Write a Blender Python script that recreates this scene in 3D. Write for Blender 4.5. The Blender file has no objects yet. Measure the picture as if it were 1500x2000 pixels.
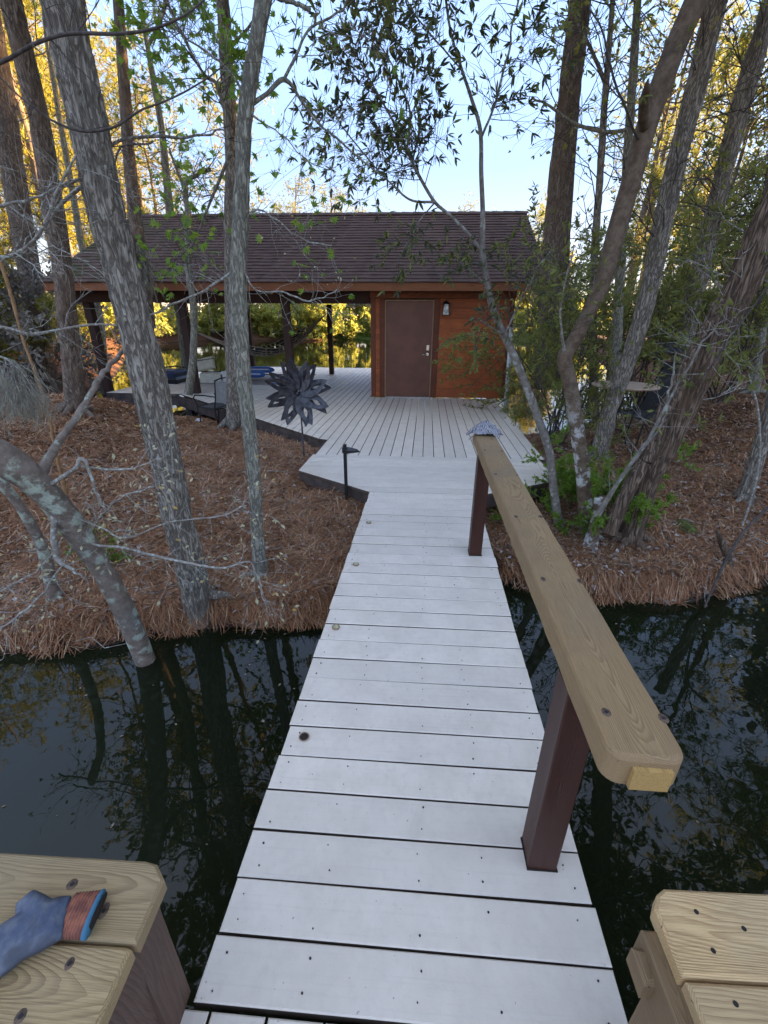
import bpy, math, random, time
import numpy as np
from mathutils import Vector, Matrix
R = random.Random(7)
NR = np.random.RandomState(11)
sc = bpy.context.scene
col = sc.collection

# ------------------------------------------------------------------ camera, sky, sun, exposure
CH = 1.68; F = 853.0; TH = math.atan(375/853.0); PS = math.radians(3.6); RO = 0.005
FW = np.array([-math.sin(PS)*math.cos(TH), math.cos(PS)*math.cos(TH), -math.sin(TH)])
RT0 = np.array([math.cos(PS), math.sin(PS), 0.0]); UP0 = np.cross(RT0, FW)
RT = math.cos(RO)*RT0 + math.sin(RO)*UP0; UP = -math.sin(RO)*RT0 + math.cos(RO)*UP0
CAM = np.array([0, 0, CH])
cd = bpy.data.cameras.new('camera'); cam = bpy.data.objects.new('camera', cd); col.objects.link(cam)
cd.sensor_fit = 'VERTICAL'; cd.sensor_height = 36; cd.sensor_width = 27; cd.lens = 36*F/2000
cd.clip_start = 0.03; cd.clip_end = 2000
cam.matrix_world = Matrix(((RT[0], UP[0], -FW[0], 0), (RT[1], UP[1], -FW[1], 0), (RT[2], UP[2], -FW[2], CH), (0, 0, 0, 1)))
sc.camera = cam
SUN_EL = math.radians(11.0); SUN_AZ = math.radians(60.0)      # azimuth from +Y towards +X
w = bpy.data.worlds.new('World'); sc.world = w; w.use_nodes = True
wn = w.node_tree
sky = wn.nodes.new('ShaderNodeTexSky'); sky.sky_type = 'NISHITA'; sky.sun_disc = False
sky.sun_elevation = SUN_EL; sky.sun_rotation = SUN_AZ; sky.air_density = 1.15; sky.dust_density = 0.25; sky.ozone_density = 1.0
bg = wn.nodes['Background']; bg.inputs['Strength'].default_value = 0.15
gm = wn.nodes.new('ShaderNodeGamma'); gm.inputs[1].default_value = 0.52       # evens the range of the whole sky, everywhere alike
ti = wn.nodes.new('ShaderNodeMix'); ti.data_type = 'RGBA'; ti.blend_type = 'MULTIPLY'; ti.inputs[0].default_value = 1.0; ti.inputs[7].default_value = (0.48, 0.56, 0.66, 1)
wn.links.new(sky.outputs[0], gm.inputs[0]); hs = wn.nodes.new('ShaderNodeHueSaturation'); hs.inputs['Saturation'].default_value = 1.45; wn.links.new(gm.outputs[0], hs.inputs['Color']); wn.links.new(hs.outputs[0], ti.inputs[6]); tg = wn.nodes.new('ShaderNodeTexCoord'); sx = wn.nodes.new('ShaderNodeSeparateXYZ'); wn.links.new(tg.outputs['Generated'], sx.inputs[0])
cr = wn.nodes.new('ShaderNodeValToRGB'); wn.links.new(sx.outputs[2], cr.inputs[0])      # clear evening sky by height, the same all round
for k_, (p_, c_) in enumerate(((0.0, (.52, .41, .31)), (0.07, (.23, .29, .41)), (0.25, (.13, .25, .56)), (0.5, (.16, .315, .70)), (1.0, (.44, .55, .80)))):
    e_ = cr.color_ramp.elements[k_] if k_ < 2 else cr.color_ramp.elements.new(p_)
    e_.position = p_; e_.color = (*c_, 1)
mx = wn.nodes.new('ShaderNodeMix'); mx.data_type = 'RGBA'; mx.inputs[0].default_value = 0.90
wn.links.new(ti.outputs[2], mx.inputs[6]); wn.links.new(cr.outputs[0], mx.inputs[7]); wn.links.new(mx.outputs[2], bg.inputs['Color'])
sl = bpy.data.lights.new('sun', 'SUN'); sl.energy = 2.0; sl.angle = math.radians(0.5); sl.color = (1.0, 0.72, 0.42)
so = bpy.data.objects.new('sun', sl); col.objects.link(so)
sd = Vector((math.sin(SUN_AZ)*math.cos(SUN_EL), math.cos(SUN_AZ)*math.cos(SUN_EL), math.sin(SUN_EL)))
so.rotation_euler = sd.to_track_quat('Z', 'Y').to_euler()
so.location = (8, 12, 20)
sc.view_settings.view_transform = 'Standard'; sc.view_settings.look = 'None'
sc.view_settings.gamma = 1; sc.view_settings.use_curve_mapping = False
sc.view_settings.exposure = 4.45
sc.view_settings.use_white_balance = True; sc.view_settings.white_balance_temperature = 8300; sc.view_settings.white_balance_tint = 15
sc.render.engine = 'CYCLES'
sc.cycles.max_bounces = 8; sc.cycles.transparent_max_bounces = 8

# ------------------------------------------------------------------ helpers
def ray(px, py): return FW + (px-750)/F*RT - (py-1000)/F*UP
def atY(px, py, Y):                       # the point of the place at forward distance Y seen towards (px, py)
    d = ray(px, py); return CAM + d*(Y/d[1])
def onz(px, py, z=0.0):
    d = ray(px, py); return CAM + d*((z-CH)/d[2])
def zc(p): return float((np.array(p)-CAM) @ FW)

def tag(o, label=None, cat=None, group=None, kind=None):
    if label: o['label'] = label
    if cat: o['category'] = cat
    if group: o['group'] = group
    if kind: o['kind'] = kind
    return o
def empty(name, loc, label, cat, group=None, rz=0.0):
    o = bpy.data.objects.new(name, None); o.empty_display_size = 0.1
    o.location = loc; o.rotation_euler = (0, 0, rz); col.objects.link(o)
    return tag(o, label, cat, group)
def link(name, me, m=None, parent=None, loc=None):
    o = bpy.data.objects.new(name, me); col.objects.link(o)
    if m is not None and len(me.materials) == 0: me.materials.append(m)
    if loc is not None: o.location = loc
    if parent is not None: o.parent = parent
    return o
def copy_tree(o, parent=None):
    c = o.copy(); col.objects.link(c); c.parent = parent
    for ch in list(o.children): copy_tree(ch, c)
    return c

def npmesh(name, V, faces_list, smooth=False):
    """V (n,3); faces_list: list of int arrays (m,k)"""
    me = bpy.data.meshes.new(name)
    V = np.asarray(V, np.float32)
    loops = np.concatenate([f.reshape(-1) for f in faces_list]).astype(np.int32)
    tot = np.concatenate([np.full(len(f), f.shape[1], np.int32) for f in faces_list])
    st = np.concatenate([[0], np.cumsum(tot)[:-1]]).astype(np.int32)
    me.vertices.add(len(V)); me.vertices.foreach_set('co', V.ravel())
    me.loops.add(len(loops)); me.loops.foreach_set('vertex_index', loops)
    me.polygons.add(len(tot)); me.polygons.foreach_set('loop_start', st); me.polygons.foreach_set('loop_total', tot)
    me.polygons.foreach_set('use_smooth', np.full(len(tot), smooth, bool))
    me.update(calc_edges=True); me.validate()
    return me

class MB:
    """collects shapes for one mesh"""
    def __init__(s): s.V = []; s.Fq = []; s.n = 0; s.Fo = []
    def add(s, V, faces):
        s.V.append(np.asarray(V, float).reshape(-1, 3))
        for f in faces: s.Fo.append([i+s.n for i in f])
        s.n += len(s.V[-1])
    def addq(s, V, Q):
        s.V.append(np.asarray(V, float)); s.Fq.append(np.asarray(Q)+s.n); s.n += len(V)
    def box(s, c, d, rz=0.0, M=None):
        x, y, z = d[0]/2, d[1]/2, d[2]/2
        V = np.array([(i*x, j*y, k*z) for k in (-1, 1) for j in (-1, 1) for i in (-1, 1)])
        if M is not None: V = V @ np.array(M).T
        if rz: V = V @ np.array([[math.cos(rz), math.sin(rz), 0], [-math.sin(rz), math.cos(rz), 0], [0, 0, 1]])
        V = V+np.array(c)
        s.add(V, [(0, 2, 3, 1), (4, 5, 7, 6), (0, 1, 5, 4), (2, 6, 7, 3), (0, 4, 6, 2), (1, 3, 7, 5)])
        return s
    def bar(s, a, b, wd, th):                 # rectangular bar from a to b
        a = np.array(a, float); b = np.array(b, float); t = b-a; L = np.linalg.norm(t); t = t/L
        r = np.cross(t, (0, 0, 1.0)) if abs(t[2]) < 0.95 else np.array([1.0, 0, 0]); r = r/np.linalg.norm(r); u = np.cross(r, t)
        M = np.array([r, t, u]).T
        return s.box((a+b)/2, (wd, L, th), M=M)
    def prism(s, poly, z0, z1, bev=0.0):
        p = np.array(poly, float); n = len(p)
        ar = 0.5*np.sum(p[:, 0]*np.roll(p[:, 1], -1)-np.roll(p[:, 0], -1)*p[:, 1])
        if ar < 0: p = p[::-1]
        rings = [(p, z0)]
        if bev > 0:
            e = np.roll(p, -1, 0)-p; e = e/np.linalg.norm(e, axis=1)[:, None]; nn = np.stack([-e[:, 1], e[:, 0]], 1)
            nn2 = nn+np.roll(nn, 1, 0); q = p+nn2*bev/np.maximum(0.3, 1+np.sum(nn*np.roll(nn, 1, 0), 1))[:, None]
            rings += [(p, z1-bev), (q, z1)]
        else: rings += [(p, z1)]
        V = np.concatenate([np.column_stack([q, np.full(n, z)]) for q, z in rings])
        f = [tuple(range(n))[::-1], tuple((len(rings)-1)*n+i for i in range(n))]
        for k in range(len(rings)-1):
            for i in range(n): f.append((k*n+i, k*n+(i+1) % n, (k+1)*n+(i+1) % n, (k+1)*n+i))
        s.add(V, f); return s
    def tube(s, pts, rad, sides=8, cap=True):
        P = np.array(pts, float); n = len(P); rad = np.broadcast_to(np.array(rad, float), (n,))
        T = np.gradient(P, axis=0); T /= np.linalg.norm(T, axis=1)[:, None]+1e-9
        av = T.mean(0); ref = np.eye(3)[np.argmin(np.abs(av))]
        U = np.cross(T, ref); U /= np.linalg.norm(U, axis=1)[:, None]+1e-9; W = np.cross(T, U)
        a = np.arange(sides)*2*math.pi/sides
        V = (P[:, None, :] + rad[:, None, None]*(np.cos(a)[None, :, None]*U[:, None, :]+np.sin(a)[None, :, None]*W[:, None, :])).reshape(-1, 3)
        i = np.arange(n-1)[:, None]*sides; j = np.arange(sides)[None, :]; j2 = (j+1) % sides
        Q = np.stack([i+j, i+j2, i+sides+j2, i+sides+j], -1).reshape(-1, 4)
        base = s.n; s.addq(V, Q)
        if cap and sides > 3:
            s.Fo.append([base+k for k in range(sides)][::-1]); s.Fo.append([base+(n-1)*sides+k for k in range(sides)])
        return s
    def ball(s, c, r, seg=10, rings=6, sc_=(1, 1, 1)):
        V = []; f = []
        for i in range(rings+1):
            t = math.pi*i/rings
            for j in range(seg):
                p = 2*math.pi*j/seg
                V.append((c[0]+r*sc_[0]*math.sin(t)*math.cos(p), c[1]+r*sc_[1]*math.sin(t)*math.sin(p), c[2]+r*sc_[2]*math.cos(t)))
        for i in range(rings):
            for j in range(seg): f.append((i*seg+j, (i+1)*seg+j, (i+1)*seg+(j+1) % seg, i*seg+(j+1) % seg))
        s.add(V, f); return s
    def mesh(s, name, smooth=False):
        fl = []
        if s.Fq: fl.append(np.concatenate(s.Fq))
        by = {}
        for f in s.Fo: by.setdefault(len(f), []).append(f)
        for k, v in by.items(): fl.append(np.array(v))
        return npmesh(name, np.concatenate(s.V), fl, smooth)
    def build(s, name, m, parent=None, smooth=False, loc=None):
        return link(name, s.mesh(name, smooth), m, parent, loc)

def sstep(a): a = np.clip(a, 0, 1); return a*a*(3-2*a)
def hash3(i, j, k, seed=0):
    h = (i*374761393 + j*668265263 + k*2147483647 + seed*974634777) & 0xffffffff
    h = ((h ^ (h >> 13))*1274126177) & 0xffffffff
    return ((h ^ (h >> 16)) & 0xffff)/65535.0
def vnoise(x, y, z=0.0, seed=0, perx=None):
    x, y, z = np.broadcast_arrays(np.asarray(x, float), np.asarray(y, float), np.asarray(z, float))
    xi = np.floor(x).astype(np.int64); yi = np.floor(y).astype(np.int64); zi = np.floor(z).astype(np.int64)
    fx = sstep(x-xi); fy = sstep(y-yi); fz = sstep(z-zi)
    r = 0
    for a in (0, 1):
        for b in (0, 1):
            for c in (0, 1):
                xx = xi+a
                if perx: xx = xx % perx
                wgt = (fx if a else 1-fx)*(fy if b else 1-fy)*(fz if c else 1-fz)
                r = r+wgt*hash3(xx, yi+b, zi+c, seed)
    return r
def fbm(x, y, z=0.0, seed=0, o=3):
    r = 0; a = 0.5; s = 0
    for k in range(o): r = r+a*vnoise(x*2**k, y*2**k, z*2**k, seed+k); s += a; a *= 0.5
    return r/s

# ------------------------------------------------------------------ materials
class NT:
    def __init__(s, name):
        s.m = bpy.data.materials.new(name); s.m.use_nodes = True; s.t = s.m.node_tree; s.b = s.t.nodes['Principled BSDF']
        s.out = s.t.nodes['Material Output']
    def n(s, typ, props=None, **ins):
        nd = s.t.nodes.new(typ)
        for k, v in (props or {}).items(): setattr(nd, k, v)
        for k, v in ins.items():
            key = int(k[1:]) if k[0] == '_' and k[1:].isdigit() else k.replace('_', ' ')
            s.set(nd.inputs[key], v)
        return nd
    def set(s, sock, v):
        if isinstance(v, bpy.types.NodeSocket): s.t.links.new(v, sock)
        elif isinstance(v, bpy.types.Node): s.t.links.new(v.outputs[0], sock)
        else:
            if isinstance(v, tuple) and len(v) == 3 and sock.type == 'RGBA': v = (*v, 1)
            sock.default_value = v
    def math(s, op, a, b=0.0, c=0.0):
        nd = s.t.nodes.new('ShaderNodeMath'); nd.operation = op
        s.set(nd.inputs[0], a); s.set(nd.inputs[1], b); s.set(nd.inputs[2], c); return nd.outputs[0]
    def mix(s, f, a, b, bt='MIX'):
        nd = s.t.nodes.new('ShaderNodeMix'); nd.data_type = 'RGBA'; nd.blend_type = bt
        s.set(nd.inputs[0], f); s.set(nd.inputs[6], a); s.set(nd.inputs[7], b); return nd.outputs[2]
    def coord(s, scale=(1, 1, 1), which='Object'):
        tc = s.t.nodes.new('ShaderNodeTexCoord')
        return s.n('ShaderNodeMapping', Vector=tc.outputs[which], Scale=scale).outputs[0]
    def noise(s, vec, scale, detail=4.0, rough=0.55, dist=0.0):
        return s.n('ShaderNodeTexNoise', Vector=vec, Scale=scale, Detail=detail, Roughness=rough, Distortion=dist).outputs[0]
    def ramp(s, f, lo, hi):
        return s.n('ShaderNodeMapRange', {'interpolation_type': 'SMOOTHSTEP'}, Value=f, From_Min=lo, From_Max=hi).outputs[0]
    def bump(s, h, strength=0.5, dist=0.01):
        b = s.n('ShaderNodeBump', Height=h, Strength=strength, Distance=dist); s.set(s.b.inputs['Normal'], b.outputs[0]); return b
    def base(s, c, rough=0.6, metal=0.0, spec=0.5):
        s.set(s.b.inputs['Base Color'], c); s.set(s.b.inputs['Roughness'], rough); s.set(s.b.inputs['Metallic'], metal)
        s.set(s.b.inputs['Specular IOR Level'], spec); return s
def objrand(t): return t.n('ShaderNodeObjectInfo').outputs['Random']
def island(t): return t.n('ShaderNodeNewGeometry').outputs['Random Per Island']

def m_simple(name, c, rough=0.6, metal=0.0, var=0.15, scale=12.0, bump=0.15, spec=0.5):
    t = NT(name); v = t.coord(); n = t.noise(v, scale, 5)
    c2 = tuple(x*(1-var*1.6) for x in c); c1 = tuple(min(1, x*(1+var)) for x in c)
    t.base(t.mix(t.ramp(n, 0.3, 0.7), c2, c1), rough, metal, spec); t.bump(t.noise(v, scale*5, 4), bump, 0.004); return t.m

def m_paint():          # grey painted deck board
    t = NT('grey_deck_paint'); v = t.coord(); rnd = objrand(t)
    vs = t.n('ShaderNodeVectorMath', {'operation': 'ADD'}, _0=v, _1=t.n('ShaderNodeCombineXYZ', X=t.math('MULTIPLY', rnd, 37.0), Y=t.math('MULTIPLY', rnd, 91.0)).outputs[0]).outputs[0]
    n1 = t.noise(vs, 5.0, 5, 0.6); n2 = t.noise(vs, 28.0, 6, 0.65); n3 = t.noise(vs, 160.0, 3)
    c = t.mix(t.ramp(n1, 0.3, 0.72), (0.70, 0.61, 0.50), (0.82, 0.72, 0.60))
    c = t.mix(t.math('MULTIPLY', t.ramp(n2, 0.45, 0.75), 0.35), c, (0.54, 0.47, 0.39))
    c = t.mix(t.math('MULTIPLY', rnd, 0.5), c, (0.57, 0.50, 0.42))
    sp = t.math('MULTIPLY', t.math('GREATER_THAN', t.noise(vs, 65.0, 2), 0.735), t.math('GREATER_THAN', n1, 0.47))
    c = t.mix(t.math('MULTIPLY', sp, 0.7), c, (0.16, 0.14, 0.12))
    gn = t.n('ShaderNodeVectorMath', {'operation': 'MULTIPLY'}, _0=vs, _1=(90.0, 1.6, 90.0)).outputs[0]
    gr = t.noise(gn, 1.0, 4, 0.7)
    c = t.mix(t.math('MULTIPLY', t.ramp(gr, 0.50, 0.78), 0.22), c, (0.42, 0.37, 0.31))
    stn = t.ramp(t.noise(vs, 2.1, 6, 0.7, 0.8), 0.56, 0.78)
    c = t.mix(t.math('MULTIPLY', stn, 0.30), c, (0.44, 0.41, 0.35))
    nz = t.math('ABSOLUTE', t.n('ShaderNodeSeparateXYZ', Vector=t.n('ShaderNodeTexCoord').outputs['Normal']).outputs[2])
    c = t.mix(t.math('LESS_THAN', nz, 0.35), c, (0.085, 0.060, 0.045))          # bare wood on the sawn sides
    t.base(c, t.math('ADD', 0.36, t.math('MULTIPLY', n2, 0.25)), 0, 0.45)
    gs = t.n('ShaderNodeVectorMath', {'operation': 'MULTIPLY'}, _0=vs, _1=(6.0, 220.0, 6.0)).outputs[0]
    h = t.math('ADD', t.math('MULTIPLY', n3, 0.35), t.math('ADD', t.math('MULTIPLY', n2, 0.6), t.math('MULTIPLY', t.noise(gs, 1.0, 3), 0.25)))
    t.bump(h, 0.35, 0.0025); return t.m

def m_grain(name, light, dark, grey, freq=150.0, rough=0.62, knots=True, wear=0.5, spec=0.3):
    """weathered board, grain along local Y"""
    t = NT(name); tc = t.coord(); rnd = objrand(t)
    v = t.n('ShaderNodeVectorMath', {'operation': 'ADD'}, _0=tc, _1=t.n('ShaderNodeCombineXYZ', Y=t.math('MULTIPLY', rnd, 53.0)).outputs[0]).outputs[0]
    sx = t.n('ShaderNodeSeparateXYZ', Vector=v)
    v1 = t.n('ShaderNodeVectorMath', {'operation': 'MULTIPLY'}, _0=v, _1=(5.0, 1.1, 5.0)).outputs[0]
    nA = t.n('ShaderNodeTexNoise', Vector=v1, Scale=1.0, Detail=2.0)
    v2 = t.n('ShaderNodeVectorMath', {'operation': 'MULTIPLY'}, _0=v, _1=(30.0, 6.0, 30.0)).outputs[0]
    nB = t.noise(v2, 1.0, 3)
    sa = t.n('ShaderNodeSeparateColor', Color=nA.outputs[1])
    xx = t.math('ADD', sx.outputs[0], t.math('MULTIPLY', t.math('SUBTRACT', sa.outputs[0], 0.5), 0.05))
    zz = t.math('ADD', t.math('SUBTRACT', sx.outputs[2], 0.055), t.math('MULTIPLY', t.math('SUBTRACT', sa.outputs[1], 0.5), 0.13))
    r = t.math('SQRT', t.math('ADD', t.math('MULTIPLY', xx, xx), t.math('MULTIPLY', zz, zz)))
    r = t.math('ADD', r, t.math('MULTIPLY', nB, 0.004))
    f = t.math('FRACT', t.math('MULTIPLY', r, freq))
    ring = t.math('MULTIPLY', t.ramp(f, 0.25, 0.9), t.math('SUBTRACT', 1.0, t.ramp(f, 0.93, 1.0)))
    vf = t.n('ShaderNodeVectorMath', {'operation': 'MULTIPLY'}, _0=v, _1=(420.0, 9.0, 420.0)).outputs[0]
    fib = t.noise(vf, 1.0, 3, 0.7)
    big = t.noise(v, 3.0, 4)
    c = t.mix(t.math('MULTIPLY', ring, t.math('ADD', 0.38, t.math('MULTIPLY', t.ramp(t.noise(v, 7.0, 3), 0.3, 0.7), 0.5))), light, dark)
    c = t.mix(t.math('MULTIPLY', t.ramp(big, 0.42, 0.7), wear), c, grey)
    c = t.mix(t.math('MULTIPLY', t.ramp(fib, 0.42, 0.75), 0.6), c, tuple(x*0.55 for x in dark))
    vc = t.n('ShaderNodeVectorMath', {'operation': 'MULTIPLY'}, _0=v, _1=(75.0, 2.2, 75.0)).outputs[0]
    crack = t.ramp(t.noise(vc, 1.0, 2, 0.5, 0.3), 0.70, 0.74)
    c = t.mix(t.math('MULTIPLY', crack, 0.8), c, (0.04, 0.03, 0.02))
    if knots:
        vk = t.n('ShaderNodeVectorMath', {'operation': 'MULTIPLY'}, _0=v, _1=(6.0, 2.6, 4.0)).outputs[0]
        vo = t.n('ShaderNodeTexVoronoi', Vector=vk, Scale=1.0)
        k = t.math('SUBTRACT', 1.0, t.ramp(vo.outputs['Distance'], 0.03, 0.09))
        c = t.mix(t.math('MULTIPLY', k, 0.75), c, (0.07, 0.035, 0.02))
    c = t.mix(t.math('MULTIPLY', rnd, 0.5), c, tuple(x*0.62 for x in grey))
    t.base(c, rough, 0, spec)
    h = t.math('SUBTRACT', t.math('ADD', t.math('MULTIPLY', ring, 0.5), t.math('MULTIPLY', fib, 0.7)), t.math('MULTIPLY', crack, 2.0))
    t.bump(h, 0.55, 0.002); return t.m

def m_bark(name, c1, c2, lichen=None, lich=0.35, sc_=1.0, stretch=0.18, bump=0.6, rough=0.9, warm=None):
    t = NT(name); v = t.coord((1, 1, stretch)); vo = t.coord()
    vw = t.n('ShaderNodeVectorMath', {'operation': 'ADD'}, _0=v, _1=t.n('ShaderNodeTexNoise', Vector=v, Scale=9.0*sc_, Detail=2.0).outputs[1]).outputs[0]
    na = t.noise(v, 36.0*sc_, 3, 0.6, 0.6); rd = t.math('MULTIPLY', t.math('ABSOLUTE', t.math('SUBTRACT', na, 0.5)), 1.6)
    n1 = t.noise(v, 60.0*sc_, 6, 0.7); n2 = t.noise(vo, 3.5, 4); n3 = t.noise(v, 14*sc_, 5, 0.65)
    f = t.math('MULTIPLY', t.ramp(rd, 0.02, 0.20), t.ramp(n1, 0.2, 0.62))
    c = t.mix(f, c1, c2)
    c = t.mix(t.math('MULTIPLY', t.ramp(n3, 0.4, 0.7), 0.35), c, tuple(x*0.6 for x in c1))
    if warm: c = t.mix(t.math('MULTIPLY', t.ramp(n2, 0.45, 0.65), 0.6), c, warm)
    if lichen:
        l1 = t.ramp(t.noise(vo, 16.0, 7, 0.75, 0.8), 0.66-lich*0.24, 0.80-lich*0.24)
        l2 = t.ramp(t.noise(vo, 2.2, 3), 0.38, 0.6)
        c = t.mix(t.math('MULTIPLY', t.math('MULTIPLY', t.math('MULTIPLY', l1, l2), t.ramp(n1, 0.35, 0.6)), 0.7), c, lichen)
    t.base(c, rough, 0, 0.2)
    t.bump(t.math('ADD', t.math('MULTIPLY', f, 1.0), t.math('MULTIPLY', n1, 0.5)), bump, 0.012); return t.m

def m_patch(name, c1, c2, lich, amt=0.5, scale=11.0, low=None):     # smooth bark with round lichen patches
    t = NT(name); v = t.coord()
    n = t.noise(v, 18.0, 6, 0.65); n2 = t.noise(v, 90.0, 4, 0.7)
    c = t.mix(t.ramp(n, 0.3, 0.7), c1, c2)
    vd = t.n('ShaderNodeTexVoronoi', Vector=v, Scale=scale, Randomness=1.0)
    d = t.math('ADD', vd.outputs['Distance'], t.math('MULTIPLY', t.math('SUBTRACT', t.noise(v, 30.0, 5, 0.7), 0.5), 1.3))
    big = t.ramp(t.noise(v, 2.6, 3), 0.62-amt*0.4, 0.72-amt*0.4)
    k = t.math('MULTIPLY', t.math('SUBTRACT', 1.0, t.ramp(d, 0.22, 0.50)), big)
    if low: k = t.math('MULTIPLY', k, t.math('SUBTRACT', 1.0, t.ramp(t.n('ShaderNodeSeparateXYZ', Vector=v).outputs[2], low[0], low[1])))
    lc = t.mix(t.ramp(n2, 0.3, 0.7), tuple(x*0.7 for x in lich), lich)
    sp = t.ramp(t.noise(v, 55.0, 2), 0.70, 0.74)
    c = t.mix(t.math('MULTIPLY', sp, 0.7), c, (0.34, 0.31, 0.26))
    c = t.mix(k, c, lc)
    t.base(c, 0.85, 0, 0.25); t.bump(t.math('ADD', t.math('MULTIPLY', n2, 0.4), t.math('ADD', n, k)), 0.6, 0.006); return t.m

def m_leaf(name, c1, c2, c3=None, trans=0.45, rough=0.5):
    t = NT(name); i = island(t)
    c = t.mix(i, c1, c2)
    if c3: c = t.mix(t.math('GREATER_THAN', t.math('FRACT', t.math('MULTIPLY', i, 17.3)), 0.86), c, c3)
    c = t.mix(t.math('MULTIPLY', objrand(t), 0.25), c, tuple(x*0.6 for x in c1))
    t.base(c, rough, 0, 0.35)
    tr = t.n('ShaderNodeBsdfTranslucent', Color=t.mix(0.5, c, tuple(min(1, x*1.8) for x in c2)))
    mx = t.n('ShaderNodeMixShader', _0=trans, _1=t.b.outputs[0], _2=tr.outputs[0])
    t.t.links.new(mx.outputs[0], t.out.inputs[0]); return t.m

MAT = {}
MAT['paint'] = m_paint()
MAT['rail'] = m_grain('weathered_rail_wood', (0.52, 0.325, 0.15), (0.24, 0.125, 0.05), (0.30, 0.21, 0.125), 420, wear=0.8)
MAT['bench'] = m_grain('weathered_bench_wood', (0.52, 0.355, 0.17), (0.23, 0.13, 0.055), (0.36, 0.27, 0.16), 330, wear=0.8)
MAT['bench2'] = m_grain('newer_bench_wood', (0.70, 0.465, 0.225), (0.38, 0.21, 0.09), (0.53, 0.38, 0.22), 300, wear=0.6)
MAT['block'] = m_grain('fresh_cut_pine', (0.55, 0.34, 0.12), (0.33, 0.17, 0.05), (0.5, 0.33, 0.14), 260, knots=False, wear=0.2)
MAT['stain'] = m_grain('red_brown_stain', (0.072, 0.020, 0.012), (0.048, 0.013, 0.008), (0.060, 0.022, 0.014), 300, rough=0.42, knots=False, wear=0.3, spec=0.35)
MAT['post'] = m_grain('dark_brown_post', (0.060, 0.026, 0.019), (0.035, 0.016, 0.012), (0.05, 0.025, 0.02), 120, rough=0.6, knots=False, wear=0.3, spec=0.3)
MAT['siding'] = m_grain('orange_cedar_stain', (0.56, 0.145, 0.042), (0.34, 0.078, 0.024), (0.34, 0.085, 0.032), 70, rough=0.5, wear=0.6)
MAT['trim'] = m_grain('dark_red_trim', (0.27, 0.070, 0.028), (0.12, 0.03, 0.014), (0.12, 0.035, 0.02), 90, rough=0.5, wear=0.5)
MAT['fascia'] = m_grain('cedar_fascia', (0.38, 0.135, 0.05), (0.21, 0.065, 0.025), (0.20, 0.07, 0.035), 80, rough=0.55, wear=0.4)
MAT['door'] = m_simple('brown_door_paint', (0.155, 0.052, 0.030), 0.42, 0, 0.12, 4, 0.1)
MAT['jamb'] = m_simple('door_frame_beige', (0.30, 0.17, 0.10), 0.5, 0, 0.1)
MAT['under'] = m_simple('dark_skirt_wood', (0.075, 0.052, 0.042), 0.7, 0, 0.3, 6, 0.3)
MAT['greyleg'] = m_grain('brown_bench_leg', (0.15, 0.080, 0.055), (0.09, 0.048, 0.034), (0.15, 0.10, 0.075), 90, rough=0.7, knots=False, wear=0.5)
MAT['black'] = m_simple('black_metal', (0.022, 0.022, 0.024), 0.45, 0.3, 0.2)
MAT['iron'] = m_simple('dark_grey_metal', (0.075, 0.075, 0.085), 0.5, 0.25, 0.35, 18, 0.25)
MAT['steel'] = m_simple('satin_nickel', (0.62, 0.62, 0.60), 0.25, 0.95, 0.08)
MAT['white'] = m_simple('white_plastic', (0.78, 0.76, 0.72), 0.4, 0, 0.08)
MAT['cream'] = m_simple('cream_vinyl', (0.66, 0.60, 0.47), 0.45, 0, 0.08)
MAT['carpet'] = m_simple('beige_boat_floor', (0.42, 0.37, 0.33), 0.95, 0, 0.1, 40, 0.3)
MAT['blue'] = m_simple('blue_float', (0.03, 0.17, 0.52), 0.4, 0, 0.1)
MAT['navy'] = m_simple('navy_cover', (0.012, 0.03, 0.085), 0.6, 0, 0.3)
MAT['alu'] = m_simple('aluminium', (0.55, 0.56, 0.58), 0.35, 0.8, 0.1)
MAT['rope'] = m_simple('grey_rope', (0.42, 0.37, 0.32), 0.9, 0, 0.2, 60, 0.4)
MAT['sling'] = m_simple('black_mesh_sling', (0.035, 0.04, 0.045), 0.7, 0, 0.2, 60, 0.2)
MAT['slingl'] = m_simple('grey_mesh_sling', (0.25, 0.25, 0.24), 0.7, 0, 0.2, 60, 0.2)
MAT['tabletop'] = m_simple('tan_table_top', (0.50, 0.36, 0.27), 0.45, 0, 0.12, 8, 0.15)
MAT['glassw'] = m_simple('frosted_lantern_glass', (0.62, 0.62, 0.56), 0.15, 0, 0.35, 14, 0.1)
MAT['pipe'] = m_simple('grey_pipe', (0.62, 0.64, 0.66), 0.3, 0.2, 0.1)
MAT['moss'] = m_simple('green_moss', (0.075, 0.085, 0.015), 0.95, 0, 0.5, 30, 0.8)
MAT['mossgrey'] = m_leaf('spanish_moss', (0.24, 0.225, 0.17), (0.40, 0.38, 0.30), trans=0.25, rough=0.9)
MAT['nail'] = m_simple('nail_head', (0.035, 0.03, 0.028), 0.6, 0.5, 0.2)
MAT['lens'] = m_simple('yellowed_lens', (0.42, 0.42, 0.22), 0.3, 0, 0.3, 60, 0.2)
MAT['hole'] = m_simple('painted_shade', (0.02, 0.014, 0.010), 0.9)  # near-black colour standing in for shade in holes and gaps
MAT['litter'] = m_simple('white_litter', (0.6, 0.62, 0.66), 0.7, 0, 0.1)
MAT['cut'] = m_simple('cut_wood_face', (0.42, 0.27, 0.11), 0.8, 0, 0.3, 40, 0.3)

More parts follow.
